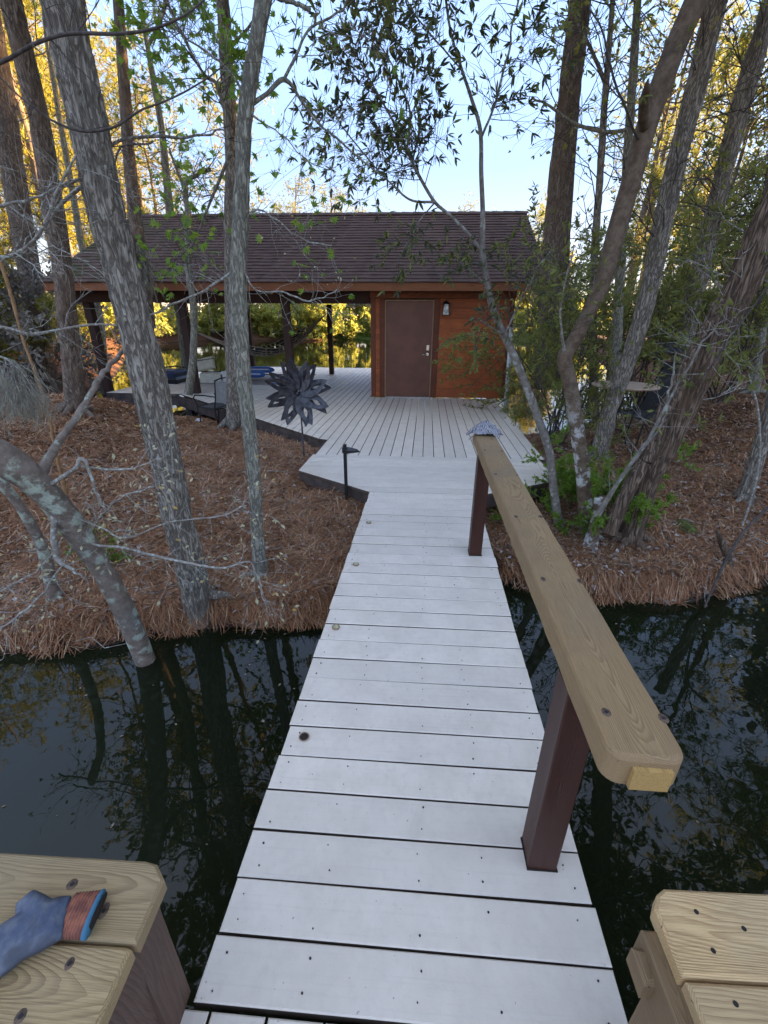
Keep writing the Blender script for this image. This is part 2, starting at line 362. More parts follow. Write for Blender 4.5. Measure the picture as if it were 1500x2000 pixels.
t = NT('shingle'); v = t.coord(); rd = island(t)
c = t.mix(rd, (0.092, 0.056, 0.048), (0.125, 0.080, 0.070))
c = t.mix(t.math('MULTIPLY', t.ramp(t.noise(v, 1.1, 4), 0.45, 0.75), 0.5), c, (0.052, 0.036, 0.036))
sx = t.n('ShaderNodeSeparateXYZ', Vector=v)
ms = t.math('MULTIPLY', t.ramp(t.math('MULTIPLY', sx.outputs[0], -1.0), 5.0, 7.6), t.ramp(t.noise(v, 2.6, 5), 0.38, 0.6))
c = t.mix(t.math('MULTIPLY', ms, 0.8), c, (0.050, 0.060, 0.028))
t.base(c, 0.9, 0, 0.2); t.bump(t.noise(v, 220.0, 2), 0.6, 0.003); MAT['shingle'] = t.m

t = NT('water'); v = t.coord()
nb = t.math('ADD', t.math('MULTIPLY', t.noise(v, 0.9, 3), 1.0), t.math('MULTIPLY', t.noise(v, 5.5, 3, 0.5), 0.10))
t.base(t.mix(t.ramp(t.noise(v, 0.25, 3), 0.35, 0.65), (0.006, 0.009, 0.004), (0.011, 0.015, 0.007)), 0.015, 0, 0.5)
t.b.inputs['IOR'].default_value = 1.34
t.bump(nb, 0.16, 0.035); MAT['water'] = t.m

t = NT('forest_floor'); v = t.coord()
n1 = t.noise(v, 1.3, 5, 0.6); n2 = t.noise(v, 14.0, 6, 0.7, 1.5); n3 = t.noise(v, 70.0, 4, 0.7, 3.0)
c = t.mix(t.ramp(n2, 0.3, 0.7), (0.060, 0.030, 0.020), (0.165, 0.075, 0.045))
c = t.mix(t.math('MULTIPLY', t.ramp(n3, 0.5, 0.75), 0.7), c, (0.26, 0.15, 0.10))
c = t.mix(t.math('MULTIPLY', t.ramp(n1, 0.55, 0.75), 0.5), c, (0.060, 0.043, 0.034))
pz = t.n('ShaderNodeSeparateXYZ', Vector=v)
c = t.mix(t.math('SUBTRACT', 1.0, t.ramp(pz.outputs[2], -0.59, -0.50)), c, (0.045, 0.035, 0.027))
d2 = t.n('ShaderNodeVectorMath', {'operation': 'DISTANCE'}, _0=v, _1=(2.0, 3.9, -0.4)).outputs['Value']
c = t.mix(t.math('SUBTRACT', 1.0, t.ramp(d2, 0.3, 0.9)), c, (0.085, 0.074, 0.066))
far = t.ramp(pz.outputs[1], 55.0, 62.0)
c = t.mix(t.math('MULTIPLY', far, 0.8), c, (0.10, 0.17, 0.035))
t.base(c, 0.95, 0, 0.15)
t.bump(t.math('ADD', n2, t.math('MULTIPLY', n3, 0.6)), 0.9, 0.03); MAT['ground'] = t.m

def m_needle():
    t = NT('pine_straw'); i = island(t)
    c = t.mix(i, (0.165, 0.062, 0.028), (0.40, 0.19, 0.095))
    c = t.mix(t.math('GREATER_THAN', t.math('FRACT', t.math('MULTIPLY', i, 23.7)), 0.82), c, (0.50, 0.32, 0.19))
    t.base(c, 0.6, 0, 0.3); return t.m
MAT['needle'] = m_needle()
MAT['dry'] = m_leaf('dry_leaf', (0.20, 0.13, 0.09), (0.42, 0.33, 0.27), (0.55, 0.5, 0.46), 0.2, 0.7)
MAT['oakbark'] = m_bark('oak_bark', (0.13, 0.11, 0.088), (0.47, 0.42, 0.345), (0.34, 0.36, 0.31), 0.45, 1.0, 0.19)
MAT['oakbark2'] = m_bark('lichened_grey_bark', (0.15, 0.14, 0.11), (0.47, 0.45, 0.36), (0.36, 0.41, 0.31), 0.75, 1.1, 0.24)
MAT['pinebark'] = m_bark('pine_bark', (0.11, 0.083, 0.065), (0.34, 0.27, 0.215), (0.26, 0.27, 0.22), 0.3, 0.75, 0.22, warm=(0.20, 0.14, 0.10))
MAT['shred'] = m_bark('shredding_bark', (0.075, 0.05, 0.036), (0.33, 0.235, 0.17), (0.30, 0.29, 0.24), 0.35, 0.9, 0.10, warm=(0.14, 0.085, 0.055))
MAT['smooth'] = m_patch('lichen_patched_bark', (0.15, 0.115, 0.09), (0.27, 0.215, 0.175), (0.48, 0.54, 0.43), 0.75, 9.0)
MAT['birchy'] = m_patch('pale_smooth_bark', (0.10, 0.066, 0.044), (0.20, 0.145, 0.10), (0.62, 0.62, 0.57), 0.95, 7.0, (0.9, 1.6))
MAT['palebark'] = m_patch('pale_grey_bark', (0.13, 0.11, 0.09), (0.27, 0.24, 0.205), (0.42, 0.42, 0.37), 0.45, 16.0)
MAT['twig'] = m_simple('dark_twig_bark', (0.085, 0.068, 0.058), 0.9, 0, 0.3, 30, 0.3)
MAT['twigpale'] = m_patch('pale_twig_bark', (0.20, 0.17, 0.14), (0.34, 0.31, 0.27), (0.50, 0.54, 0.47), 0.8, 40.0)
MAT['cane'] = m_simple('tan_cane', (0.36, 0.19, 0.08), 0.7, 0, 0.2, 20, 0.2)
MAT['myrtle'] = m_leaf('myrtle_leaf', (0.105, 0.125, 0.034), (0.24, 0.26, 0.07), (0.24, 0.26, 0.06), 0.4)
MAT['brightleaf'] = m_leaf('spring_green_leaf', (0.10, 0.20, 0.030), (0.20, 0.34, 0.050), (0.30, 0.36, 0.06), 0.5)
MAT['darkleaf'] = m_leaf('dark_laurel_leaf', (0.045, 0.055, 0.034), (0.105, 0.12, 0.055), (0.20, 0.19, 0.055), 0.32)
MAT['pineneedles'] = m_leaf('green_pine_needles', (0.12, 0.15, 0.03), (0.26, 0.27, 0.05), None, 0.4)
MAT['goldneedles'] = m_leaf('yellow_green_pine_needles', (0.15, 0.17, 0.03), (0.30, 0.28, 0.05), None, 0.5)
MAT['midleaf'] = m_leaf('olive_woodland_leaf', (0.14, 0.155, 0.036), (0.30, 0.29, 0.06), (0.32, 0.24, 0.045), 0.4)
MAT['farleaf'] = m_leaf('far_shore_leaf', (0.24, 0.30, 0.09), (0.47, 0.50, 0.16), (0.50, 0.38, 0.07), 0.5)
MAT['greytwig'] = m_leaf('grey_bare_twigs', (0.17, 0.155, 0.13), (0.30, 0.28, 0.24), None, 0.1, 0.9)
MAT['bud'] = m_leaf('pale_bud', (0.45, 0.42, 0.24), (0.66, 0.62, 0.40), (0.55, 0.30, 0.06), 0.4)
MAT['grass'] = m_leaf('grass_blade', (0.09, 0.16, 0.025), (0.20, 0.30, 0.05), None, 0.4)
MAT['azalea'] = m_leaf('orange_leaf', (0.5, 0.12, 0.06), (0.62, 0.2, 0.08), None, 0.3)
#PART2
# ------------------------------------------------------------------ ground and water
WZ = -0.60
CHAN = np.array([(-300,-60),(-300,9),(-60,6),(-12,3.0),(-5,2.5),(-3.0,2.38),(-2.4,2.45),(-1.98,2.64),(-1.2,2.75),(-.64,2.9),(.2,3.3),(.8,3.70),(1.2,3.42),(1.69,3.3),(2.4,3.4),(3.36,3.67),(8,4.3),(60,8),(300,12),(300,-60)], float)
LAKE = np.array([(-8.4,10.9),(-9.8,12.5),(-12.5,18),(-17,26),(-22,34),(-26,44),(-24,54),(-16,57),(-12,55),(-8,59),(-3,66),(4,72),(12,66),(16,52),(14,40),(11.5,28),(9,20),(7,14),(5.4,11.2),(3.6,9.6),(2.3,8.8),(1,8.6),(-2,8.8),(-5,9.9)], float)
def sdf(x, y, poly):                        # positive outside
    x = np.asarray(x, float); y = np.asarray(y, float)
    d = np.full(x.shape, 1e9); ins = np.zeros(x.shape, bool)
    for (x0, y0), (x1, y1) in zip(poly, np.roll(poly, -1, 0)):
        ex, ey = x1-x0, y1-y0
        t_ = np.clip(((x-x0)*ex+(y-y0)*ey)/(ex*ex+ey*ey), 0, 1)
        d = np.minimum(d, np.hypot(x-x0-t_*ex, y-y0-t_*ey))
        cnd = ((y0 > y) != (y1 > y))
        xi = x0+(y-y0)*ex/(ey if ey != 0 else 1e-9)
        ins ^= cnd & (x < xi)
    return np.where(ins, -d, d)
def shore(x, y):
    return np.minimum(sdf(x, y, CHAN), sdf(x, y, LAKE)) + 0.22*(fbm(np.asarray(x)*1.6, np.asarray(y)*1.6, 0, 5)-0.5)*np.clip(1-np.abs(np.asarray(x)+0.0)*0, 0, 1)
def gz(x, y):
    x = np.asarray(x, float); y = np.asarray(y, float)
    d = shore(x, y)
    z = WZ + 0.20*sstep(d/0.16) + 0.24*sstep(d/1.8)
    s = (-(y-6.5)*4.44 - (x+1.36)*4.1)/6.04; s = np.minimum(s, 10.2-y)         # below/left of the deck's slanted edge
    hl = 0.52*sstep((-x-2.6)/4.2)*sstep((y-2.6)/4.5)*sstep(s/2.6)+0.5*sstep((-x-8.3)/3)*sstep((y-2.6)/4.5)
    hr = 0.55*sstep((x-2.4)/5.0)*sstep((y-3.8)/5.0)
    z = z + (hl+hr)*sstep(d/1.5) + 0.8*sstep((d-6)/25)
    z = z + (0.09*(fbm(x*1.9, y*1.9, 0, 9)-0.5)+0.035*(fbm(x*9, y*9, 0, 3)-0.5))*sstep(d/0.3)
    z = np.where(d < 0, WZ-0.02-0.9*sstep(-d/1.4), z)
    ud = (x > -7.8) & (x < 1.75) & (y > 4.2) & (s < 0.1)
    return np.where(ud, np.minimum(z, -0.22), z)
def lines(a, b, step, lo, hi):
    m = list(np.arange(a, b, step)); s = step; v = b
    while v < hi: m.append(v); s *= 1.13; v += s
    m.append(hi); s = step; v = a-step
    while v > lo: m.insert(0, v); s *= 1.13; v -= s
    m.insert(0, lo); return np.array(m)
gx = lines(-8, 7, 0.065, -600, 600); gy = lines(1.8, 11.5, 0.065, -60, 900)
X, Y = np.meshgrid(gx, gy); Z = gz(X, Y)
V = np.stack([X, Y, Z], -1).reshape(-1, 3)
i = np.arange(len(gy)-1)[:, None]*len(gx); j = np.arange(len(gx)-1)[None, :]
Q = np.stack([i+j, i+j+1, i+len(gx)+j+1, i+len(gx)+j], -1).reshape(-1, 4)
tag(link('ground', npmesh('ground', V, [Q], True), MAT['ground']), kind='structure')
mb = MB(); mb.add([(-600, -60, WZ), (600, -60, WZ), (600, 90, WZ), (-600, 90, WZ)], [(0, 1, 2, 3)])
tag(mb.build('water', MAT['water']), kind='structure')

# ------------------------------------------------------------------ boardwalk and deck
def plank(poly, z, th, parent, m, name='plank', along=None, bev=0.004):
    p = np.array(poly, float); c = p.mean(0)
    q = p-c
    if along == 'x': q = np.stack([q[:, 1], -q[:, 0]], 1)      # local Y runs along the board
    mb = MB().prism(q, -th, 0, bev)
    o = mb.build(name, m, parent)
    o.location = (c[0], c[1], z)
    if along == 'x': o.rotation_euler = (0, 0, math.pi/2)
    return o
SK = 0.027
def LX(y): return -0.551+0.0284*y
def RX(y): return 0.598+0.025*y
walk = empty('boardwalk', (0, 2.4, 0), 'narrow light grey painted boardwalk of crosswise planks over dark water', 'boardwalk')
def P0(o, root):                         # parent keeping the world position
    o.parent = root; o.location = Vector(o.location)-root.location; return o
ys = [0.508]
for k in range(26): ys.append(ys[-1]+0.1474*(1+R.uniform(-.03, .03)))
sc_y = (4.345-0.508)/(ys[-1]-0.508); ys = [0.508+(v-0.508)*sc_y for v in ys]
holes = {}
nails = MB(); hol = MB()
for k in range(26):
    a, b = ys[k]+0.0034, ys[k+1]-0.0034*R.uniform(.5, 1.4); sh = R.uniform(-.004, .004)
    j1, j2 = R.uniform(-.005, .005), R.uniform(-.005, .005)
    tl = R.uniform(-.002, .002)
    o = plank([(LX(a)+j1, a+tl), (RX(a)+j2, a-tl), (RX(b)+j2, b-tl), (LX(b)+j1, b+tl)], R.uniform(-.0015, .0015), 0.036, None, MAT['paint'], along='x')
    P0(o, walk)
    for xx in (LX(a)+0.05, LX(a)+0.29, (LX(a)+RX(a))/2+0.03, RX(a)-0.33, RX(a)-0.055):
        for yy in (a+0.03, b-0.035):
            if R.random() < (0.8 if k < 10 else 0.5):
                cx, cy, rr = xx+R.uniform(-.012, .012), yy+R.uniform(-.008, .008), R.uniform(.0018, .0038)
                nails.tube([(cx, cy, -0.003), (cx, cy, 0.0026)], rr, 7)
nl = nails.build('nail_head', MAT['nail'], walk); nl.location = -walk.location; nl['kind'] = 'stuff'
for s_ in (-1, 1):                        # stringers under the planks
    yA, yB = 0.52, 4.3; f = (lambda y: LX(y)+0.05) if s_ < 0 else (lambda y: RX(y)-0.05)
    mb = MB().bar((f(yA), yA, -0.125), (f(yB), yB, -0.125), 0.038, 0.17); o = mb.build('stringer', MAT['under'], walk); o.location = -walk.location
for yy in (0.9, 3.0):
    for f in (LX, RX):
        x_ = f(yy)*0.86; mb = MB().box((x_, yy, -0.7), (0.12, 0.12, 0.98)); o = mb.build('piling', MAT['under'], walk); o.location = -walk.location

def disc_light(px, py, label):
    p = onz(px, py, 0.0); e = empty('deck_light', (p[0], p[1], 0.002), label, 'deck light', 'round lights set into the boardwalk')
    MB().tube([(0, 0, 0), (0, 0, 0.006)], 0.0235, 20).build('ring', MAT['jamb'], e)
    MB().tube([(0, 0, 0.005), (0, 0, 0.008)], 0.0165, 18).build('lens', MAT['lens'], e)
    return e
disc_light(720, 1021, 'small round deck light, the one farthest along the boardwalk, near the deck')
disc_light(695, 1103, 'small round deck light, middle of the three, level with the far rail post')
disc_light(656, 1226, 'small round yellowed deck light nearest the viewer on the boardwalk')
p = onz(594, 1440, 0.0)
e = empty('light_socket', (p[0], p[1], 0.002), 'empty hole in a boardwalk plank where a deck light is missing, its shade painted as a dark disc', 'hole')
MB().tube([(0, 0, -0.004), (0, 0, 0.0022)], 0.0185, 20).build('painted_shade', MAT['hole'], e)  # closed dark disc on the plank; the hole's shade is painted
mb = MB()
for k in range(20):
    a0 = k*math.pi/10; a1 = (k+1)*math.pi/10
    mb.add([(r_*math.cos(a_), r_*math.sin(a_), z_) for (a_, r_, z_) in ((a0, .0185, .0023), (a1, .0185, .0023), (a1, .0235, .003), (a0, .0235, .003))], [(0, 1, 2, 3)])
mb.build('ring', MAT['jamb'], e)

# platform at the viewer's feet
plat = empty('near_platform', (0, 0.2, 0), 'near end platform whose boards run away from the viewer, one with peeled paint', 'platform')
MAT['peel'] = m_grain('peeling_board', (0.60, 0.59, 0.57), (0.42, 0.36, 0.30), (0.33, 0.22, 0.13), 60, wear=1.2)
for k in range(-8, 9):
    x0 = -0.334+k*0.153
    m_ = MAT['peel'] if k in (1, 2) else MAT['paint']
    o = plank([(x0+.004, -0.9), (x0+.149, -0.9), (x0+.149, 0.498), (x0+.004, 0.498)], -0.003+R.uniform(-.001, .001), 0.036, None, m_)
    if k == 1: o['label'] = 'board with its paint peeled off at the end'
    P0(o, plat)
mb = MB().bar((-1.6, 0.44, -0.13), (1.2, 0.44, -0.13), 0.038, 0.17); o = mb.build('stringer', MAT['under'], plat); o.location = -plat.location

# wide deck: crosswise front section then boards running away from the viewer
deck = empty('deck', (0, 8, 0), 'wide light grey painted wooden deck around the cabin at the lake', 'deck')
YS0, YS1 = 4.352, 5.70
def front_edges(y):
    lpts = [(4.345, -0.428), (5.0, -1.36), (5.72, -1.335)]; rpts = [(4.32, 0.72), (4.80, 1.57), (5.27, 1.70), (5.72, 1.69)]
    return np.interp(y, [a for a, b in lpts], [b for a, b in lpts]), np.interp(y, [a for a, b in rpts], [b for a, b in rpts])
ny = 9; hh = (YS1-YS0)/ny
for k in range(ny):
    a = YS0+k*hh+.003; b = YS0+(k+1)*hh-.003
    la, ra = front_edges(a); lb, rb = front_edges(b)
    pl = [(la, a), (ra, a)]
    for yk, xk in ((4.80, 1.57), (5.27, 1.70)):
        if a+.01 < yk < b-.01: pl.append((xk, yk))
    pl.append((rb, b)); pl.append((lb, b))
    if a+.01 < 5.0 < b-.01: pl.append((-1.36, 5.0))
    P0(plank(pl, R.uniform(-.001, .001), 0.034, None, MAT['paint'], along='x'), deck)
def bx_(x, y): return x+SK*(y-5.7)        # boards drift slightly to the right going away
def diagY(x):                            # front end of the boards left of the crosswise section
    return np.interp(x, [-5.8, -1.36], [10.62, 6.50]) if x > -5.8 else 10.65
def add_board(x0, x1, ya, yb):
    if yb-ya < 0.15: return
    g = .0042
    fa = lambda x, y: (bx_(x, y), y)
    if ya is None: pass
    P0(plank([fa(x0+g, ya if np.isscalar(ya) else ya[0]), fa(x1-g, ya), fa(x1-g, yb), fa(x0+g, yb)], R.uniform(-.001, .001), 0.034, None, MAT['paint']), deck)
def add_board2(x0, x1, y0a, y0b, yb, yb2=None):
    g = .0042; yb2 = yb if yb2 is None else yb2
    if yb-max(y0a, y0b) < 0.1: return
    P0(plank([(bx_(x0+g, y0a), y0a), (bx_(x1-g, y0b), y0b), (bx_(x1-g, yb2), yb2), (bx_(x0+g, yb), yb)], R.uniform(-.001, .001), 0.034, None, MAT['paint']), deck)
PW = 0.1462
SLX0, SLX1, SLY0, SLY1 = -6.75, -3.45, 12.35, 15.1    # boat slip (board coordinates)
k = 0; x1 = 1.77
while x1 > -8.0:
    x0 = x1-PW
    if x0 > -1.36:                       # front centre, up to the cabin or past it
        far = 10.56 if x1 > -1.12 else 17.4
        if x1 < -1.12: add_board2(x0, x1, YS1+.003, YS1+.003, 12.0); add_board2(x0, x1, 12.006, 12.006, 17.4)
        else: add_board2(x0, x1, YS1+.003, YS1+.003, far)
    else:
        xa, xb = x0+0.13, x1+0.13        # deck edge seen at board coordinates
        ya, yb = float(diagY(x0+.02)), float(diagY(x1+.02))
        if x1 > SLX1-0.02: add_board2(x0, x1, ya, yb, 12.0+(k % 2)*0.9); add_board2(x0, x1, 12.006+(k % 2)*0.9, 12.006+(k % 2)*0.9, 17.4)
        elif x0 < SLX0: 
            if x0 > -7.75: add_board2(x0, x1, ya, yb, 12.3+(0 if x0 > -7.6 else -.4)); 
        else: add_board2(x0, x1, ya, yb, SLY0); add_board2(x0, x1, SLY1, SLY1, 17.4)
    x1 = x0; k += 1
sk = MB()
def skirt(a, b, drop=0.2, z=-0.04): 
    MBs = MB().bar((a[0], a[1], z-drop/2), (b[0], b[1], z-drop/2), 0.038, drop)
    o = MBs.build('skirt_board', MAT['under'], deck); o.location = -deck.location
skirt((-0.44, 4.40), (-1.34, 5.01)); skirt((-1.34, 5.02), (-1.31, 6.48)); skirt((-1.31, 6.50), (-5.75, 10.60), 0.24); skirt((-5.75, 10.64), (-7.6, 10.68), 0.24)
skirt((0.74, 4.38), (1.56, 4.85), 0.14); skirt((1.56, 4.86), (1.67, 5.27), .14); skirt((1.67, 5.28), (1.69, 5.7), .14); skirt((1.70, 5.71), (1.84, 10.5), 0.16)
skirt((SLX0+.2, SLY0+.02), (SLX1+.2, SLY0+.02), .2); skirt((SLX0+.25, SLY1-.02), (SLX1+.25, SLY1-.02), .2); skirt((SLX1+.2, SLY0), (SLX1+.27, SLY1), .2)
for (x_, y_) in ((-2.6, 7.9), (-4.0, 9.2), (-1.2, 5.2), (-5.6, 10.8), (-7.3, 10.9), (-2.7, 11), (1.5, 7), (-1.4, 14), (-2.8, 17), (-6, 17), (-8, 17), (1.3, 9.8)):
    mb = MB().box((x_, y_, -0.55), (0.14, 0.14, 1.0)); o = mb.build('piling', MAT['under'], deck); o.location = -deck.location

# ------------------------------------------------------------------ handrail
rail = empty('handrail', (0.5, 1.0, 0), 'single thick weathered handrail with rounded near end on two dark red posts', 'handrail')
def railx(y): return 0.4865+0.0235*y
def cap_mesh():
    """4x6 beam with rounded vertical corner at its near end and eased edges; local Y along the beam"""
    ya, yb = 0.638, 3.50; L = yb-ya; hw = 0.0785; T = 0.088; r = 0.036; e = 0.009
    out = []
    for k in range(7):
        a = math.pi+ k/6*math.pi/2; out.append((-hw+r+r*math.cos(a), -L/2+r+r*math.sin(a)))
    for k in range(7):
        a = 1.5*math.pi+k/6*math.pi/2; out.append((hw-r+r*math.cos(a), -L/2+r+r*math.sin(a)))
    nseg = 26
    for k in range(1, nseg+1): out.append((hw+0.0012*math.sin(k*1.9), -L/2+r+(L-r)*k/nseg))
    for k in range(nseg, 0, -1): out.append((-hw+0.0015*math.sin(k*2.7), -L/2+r+(L-r)*k/nseg))
    p = np.array(out); n = len(p)
    cx = np.array([0, 0.0])
    nn = np.zeros_like(p)
    ed = np.roll(p, -1, 0)-p; ed /= np.linalg.norm(ed, axis=1)[:, None]; nr = np.stack([-ed[:, 1], ed[:, 0]], 1)
    nn = nr+np.roll(nr, 1, 0); nn /= np.linalg.norm(nn, axis=1)[:, None]
    rings = [(p+nn*e, -T), (p, -T+e), (p, -e*1.2), (p+nn*e*.4, -e*.35), (p+nn*e*1.3, 0)]
    V = np.concatenate([np.column_stack([q, np.full(n, z)]) for q, z in rings])
    mb = MB(); f = [tuple(range(n))[::-1], tuple(4*n+i for i in range(n))]
    for k in range(4):
        for i_ in range(n): f.append((k*n+i_, k*n+(i_+1) % n, (k+1)*n+(i_+1) % n, (k+1)*n+i_))
    mb.add(V, f); return mb.mesh('cap'), (ya+yb)/2, L
MAT['mark'] = m_simple('iron_stain_mark', (0.12, 0.075, 0.05), 0.8, 0, 0.4, 60)
def stain(px_, py_, z_, par):
    q = onz(px_, py_, z_); mb = MB().ball((0, 0, 0), 1, 9, 4, (R.uniform(.008, .012), R.uniform(.010, .018), .0005)); o = mb.build('stain_mark', MAT['mark'], None, False, (q[0], q[1], z_)); P0(o, par)
me, yc, L = cap_mesh(); CAPZ = 0.872
o = link('cap_beam', me, MAT['rail']); o.location = (railx(yc), yc, CAPZ); o.rotation_euler = (0, 0, -0.0235); P0(o, rail)
# glued repair block on the near end face, a little proud
mb = MB().box((0, 0, 0), (0.078, 0.012, 0.056)); o = mb.build('end_block', MAT['block']); o.location = (railx(.64)+0.008, 0.6345, CAPZ-0.052); P0(o, rail)
o.data.transform(Matrix.Rotation(0.0, 4, 'Z'))
nb = MB()
for (px_, py_) in ((1184, 1391), (1296, 1403), (1061, 1131), (1132, 1135), (1008, 1009), (1056, 1009), (968, 926), (1010, 928), (947, 879), (980, 881)):
    stain(px_, py_, CAPZ, rail); q = onz(px_, py_, CAPZ); nb.tube([(q[0], q[1], CAPZ-.004), (q[0], q[1], CAPZ+.0012)], 0.0042, 9)
o = nb.build('screw_heads', MAT['nail']); o['kind'] = 'stuff'; P0(o, rail)
for (xc_, yc_) in ((0.479, 0.933), (0.525, 3.066)):
    mb = MB().prism([(-.047, -.047), (.047, -.047), (.047, .047), (-.047, .047)], 0, 0.784, 0.003)
    # local Y must run along the post for the grain: build lying down, stand it up
    me = MB().prism([(-.047, -.392), (.047, -.392), (.047, .392), (-.047, .392)], -.047, .047, 0.004).mesh('post')
    o = link('post', me, MAT['stain']); o.location = (xc_, yc_, 0.392); o.rotation_euler = (math.pi/2, 0, -.02); P0(o, rail)
    mb = MB().box((xc_, yc_, 0.003), (0.1005, 0.1005, 0.0055)); P0(mb.build('gap_shade_slab', MAT['hole']), rail)  # dark slab round the post foot, painted as the shade of a gap

# grey rag draped over the far end of the rail
def rag():
    n = 46; c = np.array([railx(3.4), 3.40, CAPZ])
    u, v_ = np.meshgrid(np.linspace(-1, 1, n), np.linspace(-1, 1, n))
    rr = np.sqrt(u*u+v_*v_); ang = np.arctan2(v_, u)
    rx = 0.112*(1+0.14*np.sin(3*ang+1)+0.1*np.sin(5*ang)); ry = 0.085*(1+0.12*np.sin(4*ang))
    x = u*rx; y = v_*ry
    rid = (1-np.abs(2*fbm(u*2.3+3, v_*2.3, 0, 21, 3)-1))**2*.75+(1-np.abs(2*fbm(u*4.7+8, v_*4.9, 0, 25, 2)-1))**3*.3
    bump = 0.085*rid*np.clip(1.25-rr*0.8, 0.12, 1)+0.02*np.clip(1-rr, 0, 1)
    over = np.clip(np.abs(x)-0.08, 0, 1)
    z = bump+0.004-over*0.75-np.clip(rr-1.05, 0, 1)*0.02
    z = np.where(np.abs(x) < 0.08, np.maximum(z, 0.003), z)
    V = np.stack([x+0.012*np.sin(v_*7), y, z], -1).reshape(-1, 3)
    i = np.arange(n-1)[:, None]*n; j = np.arange(n-1)[None, :]
    Q = np.stack([i+j, i+j+1, i+n+j+1, i+n+j], -1).reshape(-1, 4)
    t = NT('rag_cloth'); vv = t.coord(); wv = t.n('ShaderNodeTexWave', Vector=vv, Scale=38.0, Distortion=14.0, Detail=3.0).outputs['Fac']
    t.base(t.mix(t.ramp(wv, 0.3, 0.75), (0.03, 0.035, 0.055), (0.55, 0.55, 0.58)), 0.9); t.bump(t.noise(vv, 200.0), 0.4, 0.002)
    o = link('rag', npmesh('rag', V, [Q], True), t.m); o.location = c
    md = o.modifiers.new('thick', 'SOLIDIFY'); md.thickness = 0.004
    tag(o, 'crumpled dark and light grey rag on the far end of the handrail', 'rag')
rag()

# ------------------------------------------------------------------ near benches
def board_local(corners, z, th, parent, m, name, along='x', bev=0.005):
    o = plank(corners, z, th, None, m, name, along, bev); return P0(o, parent)
bl = empty('bench', (-0.75, 0.4, 0), 'weathered plank bench end with brown leg and a glove on it, bottom left', 'bench')
def onb(px, py, z): q = onz(px, py, z); return (q[0], q[1])
zA = 0.575
tl = onb(283, 1680, zA); t2 = onb(306, 1686, zA); t3 = onb(320, 1716, zA); brr = onb(266, 1841, zA); blf = onb(0, 1820, zA)
dx = -0.75
sl_ = (tl[1]-onb(0, 1663, zA)[1])/(tl[0]-onb(0, 1663, zA)[0])
slb = (brr[1]-onb(140, 1832, zA)[1])/(brr[0]-onb(140, 1832, zA)[0]) if False else sl_
board_local([(tl[0]+dx, tl[1]+sl_*dx), (brr[0]+dx, brr[1]+slb*dx), brr, t3, t2, tl], zA, 0.038, bl, MAT['bench'], 'seat_plank', bev=.006)
b1 = onb(246, 1848, zA-.004); b2 = onb(256, 1852, zA-.004); b3 = onb(190, 2005, zA-.004)
board_local([(b1[0]+dx, b1[1]+sl_*dx), (b1[0]+dx, b1[1]-.142+sl_*dx), (b3[0]-.002, b3[1]-.03), b3, b2, b1], zA-.004, 0.038, bl, MAT['bench'], 'seat_plank', bev=.006)
for (a, b, wd, th) in (((-0.545, 0.455, 0.535), (-0.575, 0.485, 0.0), 0.04, 0.09), ((-0.535, 0.33, 0.53), (-0.60, 0.44, 0.0), 0.04, 0.15)):
    mb = MB().bar((0, -np.linalg.norm(np.array(a)-b)/2, 0), (0, np.linalg.norm(np.array(a)-b)/2, 0), wd, th)
    o = mb.build('leg', MAT['greyleg']); vv = Vector(a)-Vector(b); o.location = (Vector(a)+Vector(b))/2
    yv = vv.normalized(); xv = Vector((1, 0, 0)); xv = (xv-yv*xv.dot(yv)).normalized(); zv = xv.cross(yv)
    o.rotation_euler = Matrix((xv, yv, zv)).transposed().to_euler(); P0(o, bl)
mb = MB().box((-0.9, 0.36, 0.51), (0.70, 0.038, 0.09)); P0(mb.build('apron', MAT['greyleg']), bl)
nb = MB()
for (px_, py_, z_) in ((141, 1727, zA), (203, 1779, zA), (136, 1882, zA-.004), (40, 1985, zA-.004)):
    stain(px_, py_, z_, bl); q = onz(px_, py_, z_); nb.tube([(q[0], q[1], z_-.004), (q[0], q[1], z_+.0012)], 0.0042, 9)
o = nb.build('screw_heads', MAT['nail']); o['kind'] = 'stuff'; P0(o, bl)

br = empty('bench', (0.75, 0.45, 0), 'newer yellowish plank bench end with dark screw heads, bottom right', 'bench')
zB = 0.595
c = [onb(1298, 1734, zB), onb(1284, 1745, zB), onb(1279, 1772, zB), onb(1333, 1906, zB)]
r1 = onb(1500, 1744, zB); r2 = onb(1500, 1916, zB)
s1 = (r1[1]-c[0][1])/(r1[0]-c[0][0]); s2 = (r2[1]-c[3][1])/(r2[0]-c[3][0])
board_local([c[0], c[1], c[2], c[3], (c[3][0]+.75, c[3][1]+.75*s2), (c[0][0]+.75, c[0][1]+.75*s1)], zB, 0.04, br, MAT['bench2'], 'seat_plank', bev=.006)
d0 = onb(1340, 1915, zB-.003); d1 = onb(1372, 2005, zB-.003)
board_local([d0, (d1[0], d0[1]-.142), (d0[0]+.75, d0[1]-.142+.75*s2), (d0[0]+.75, d0[1]+.75*s2)], zB-.003, 0.04, br, MAT['bench2'], 'seat_plank', bev=.006)
me = MB().prism([(-.02, -.22), (.02, -.22), (.02, .10), (-.02, .10)], -.06, .06, .004).mesh('apron')
MAT['apron'] = m_grain('weathered_brown_apron', (0.27, 0.17, 0.085), (0.17, 0.10, 0.05), (0.22, 0.15, 0.09), 300, wear=0.8)
o = link('apron', me, MAT['apron']); o.location = (0.512, 0.40, 0.50); P0(o, br)
me = MB().prism([(-.045, -.28), (.045, -.28), (.045, .28), (-.045, .28)], -.03, .03, .004).mesh('leg')
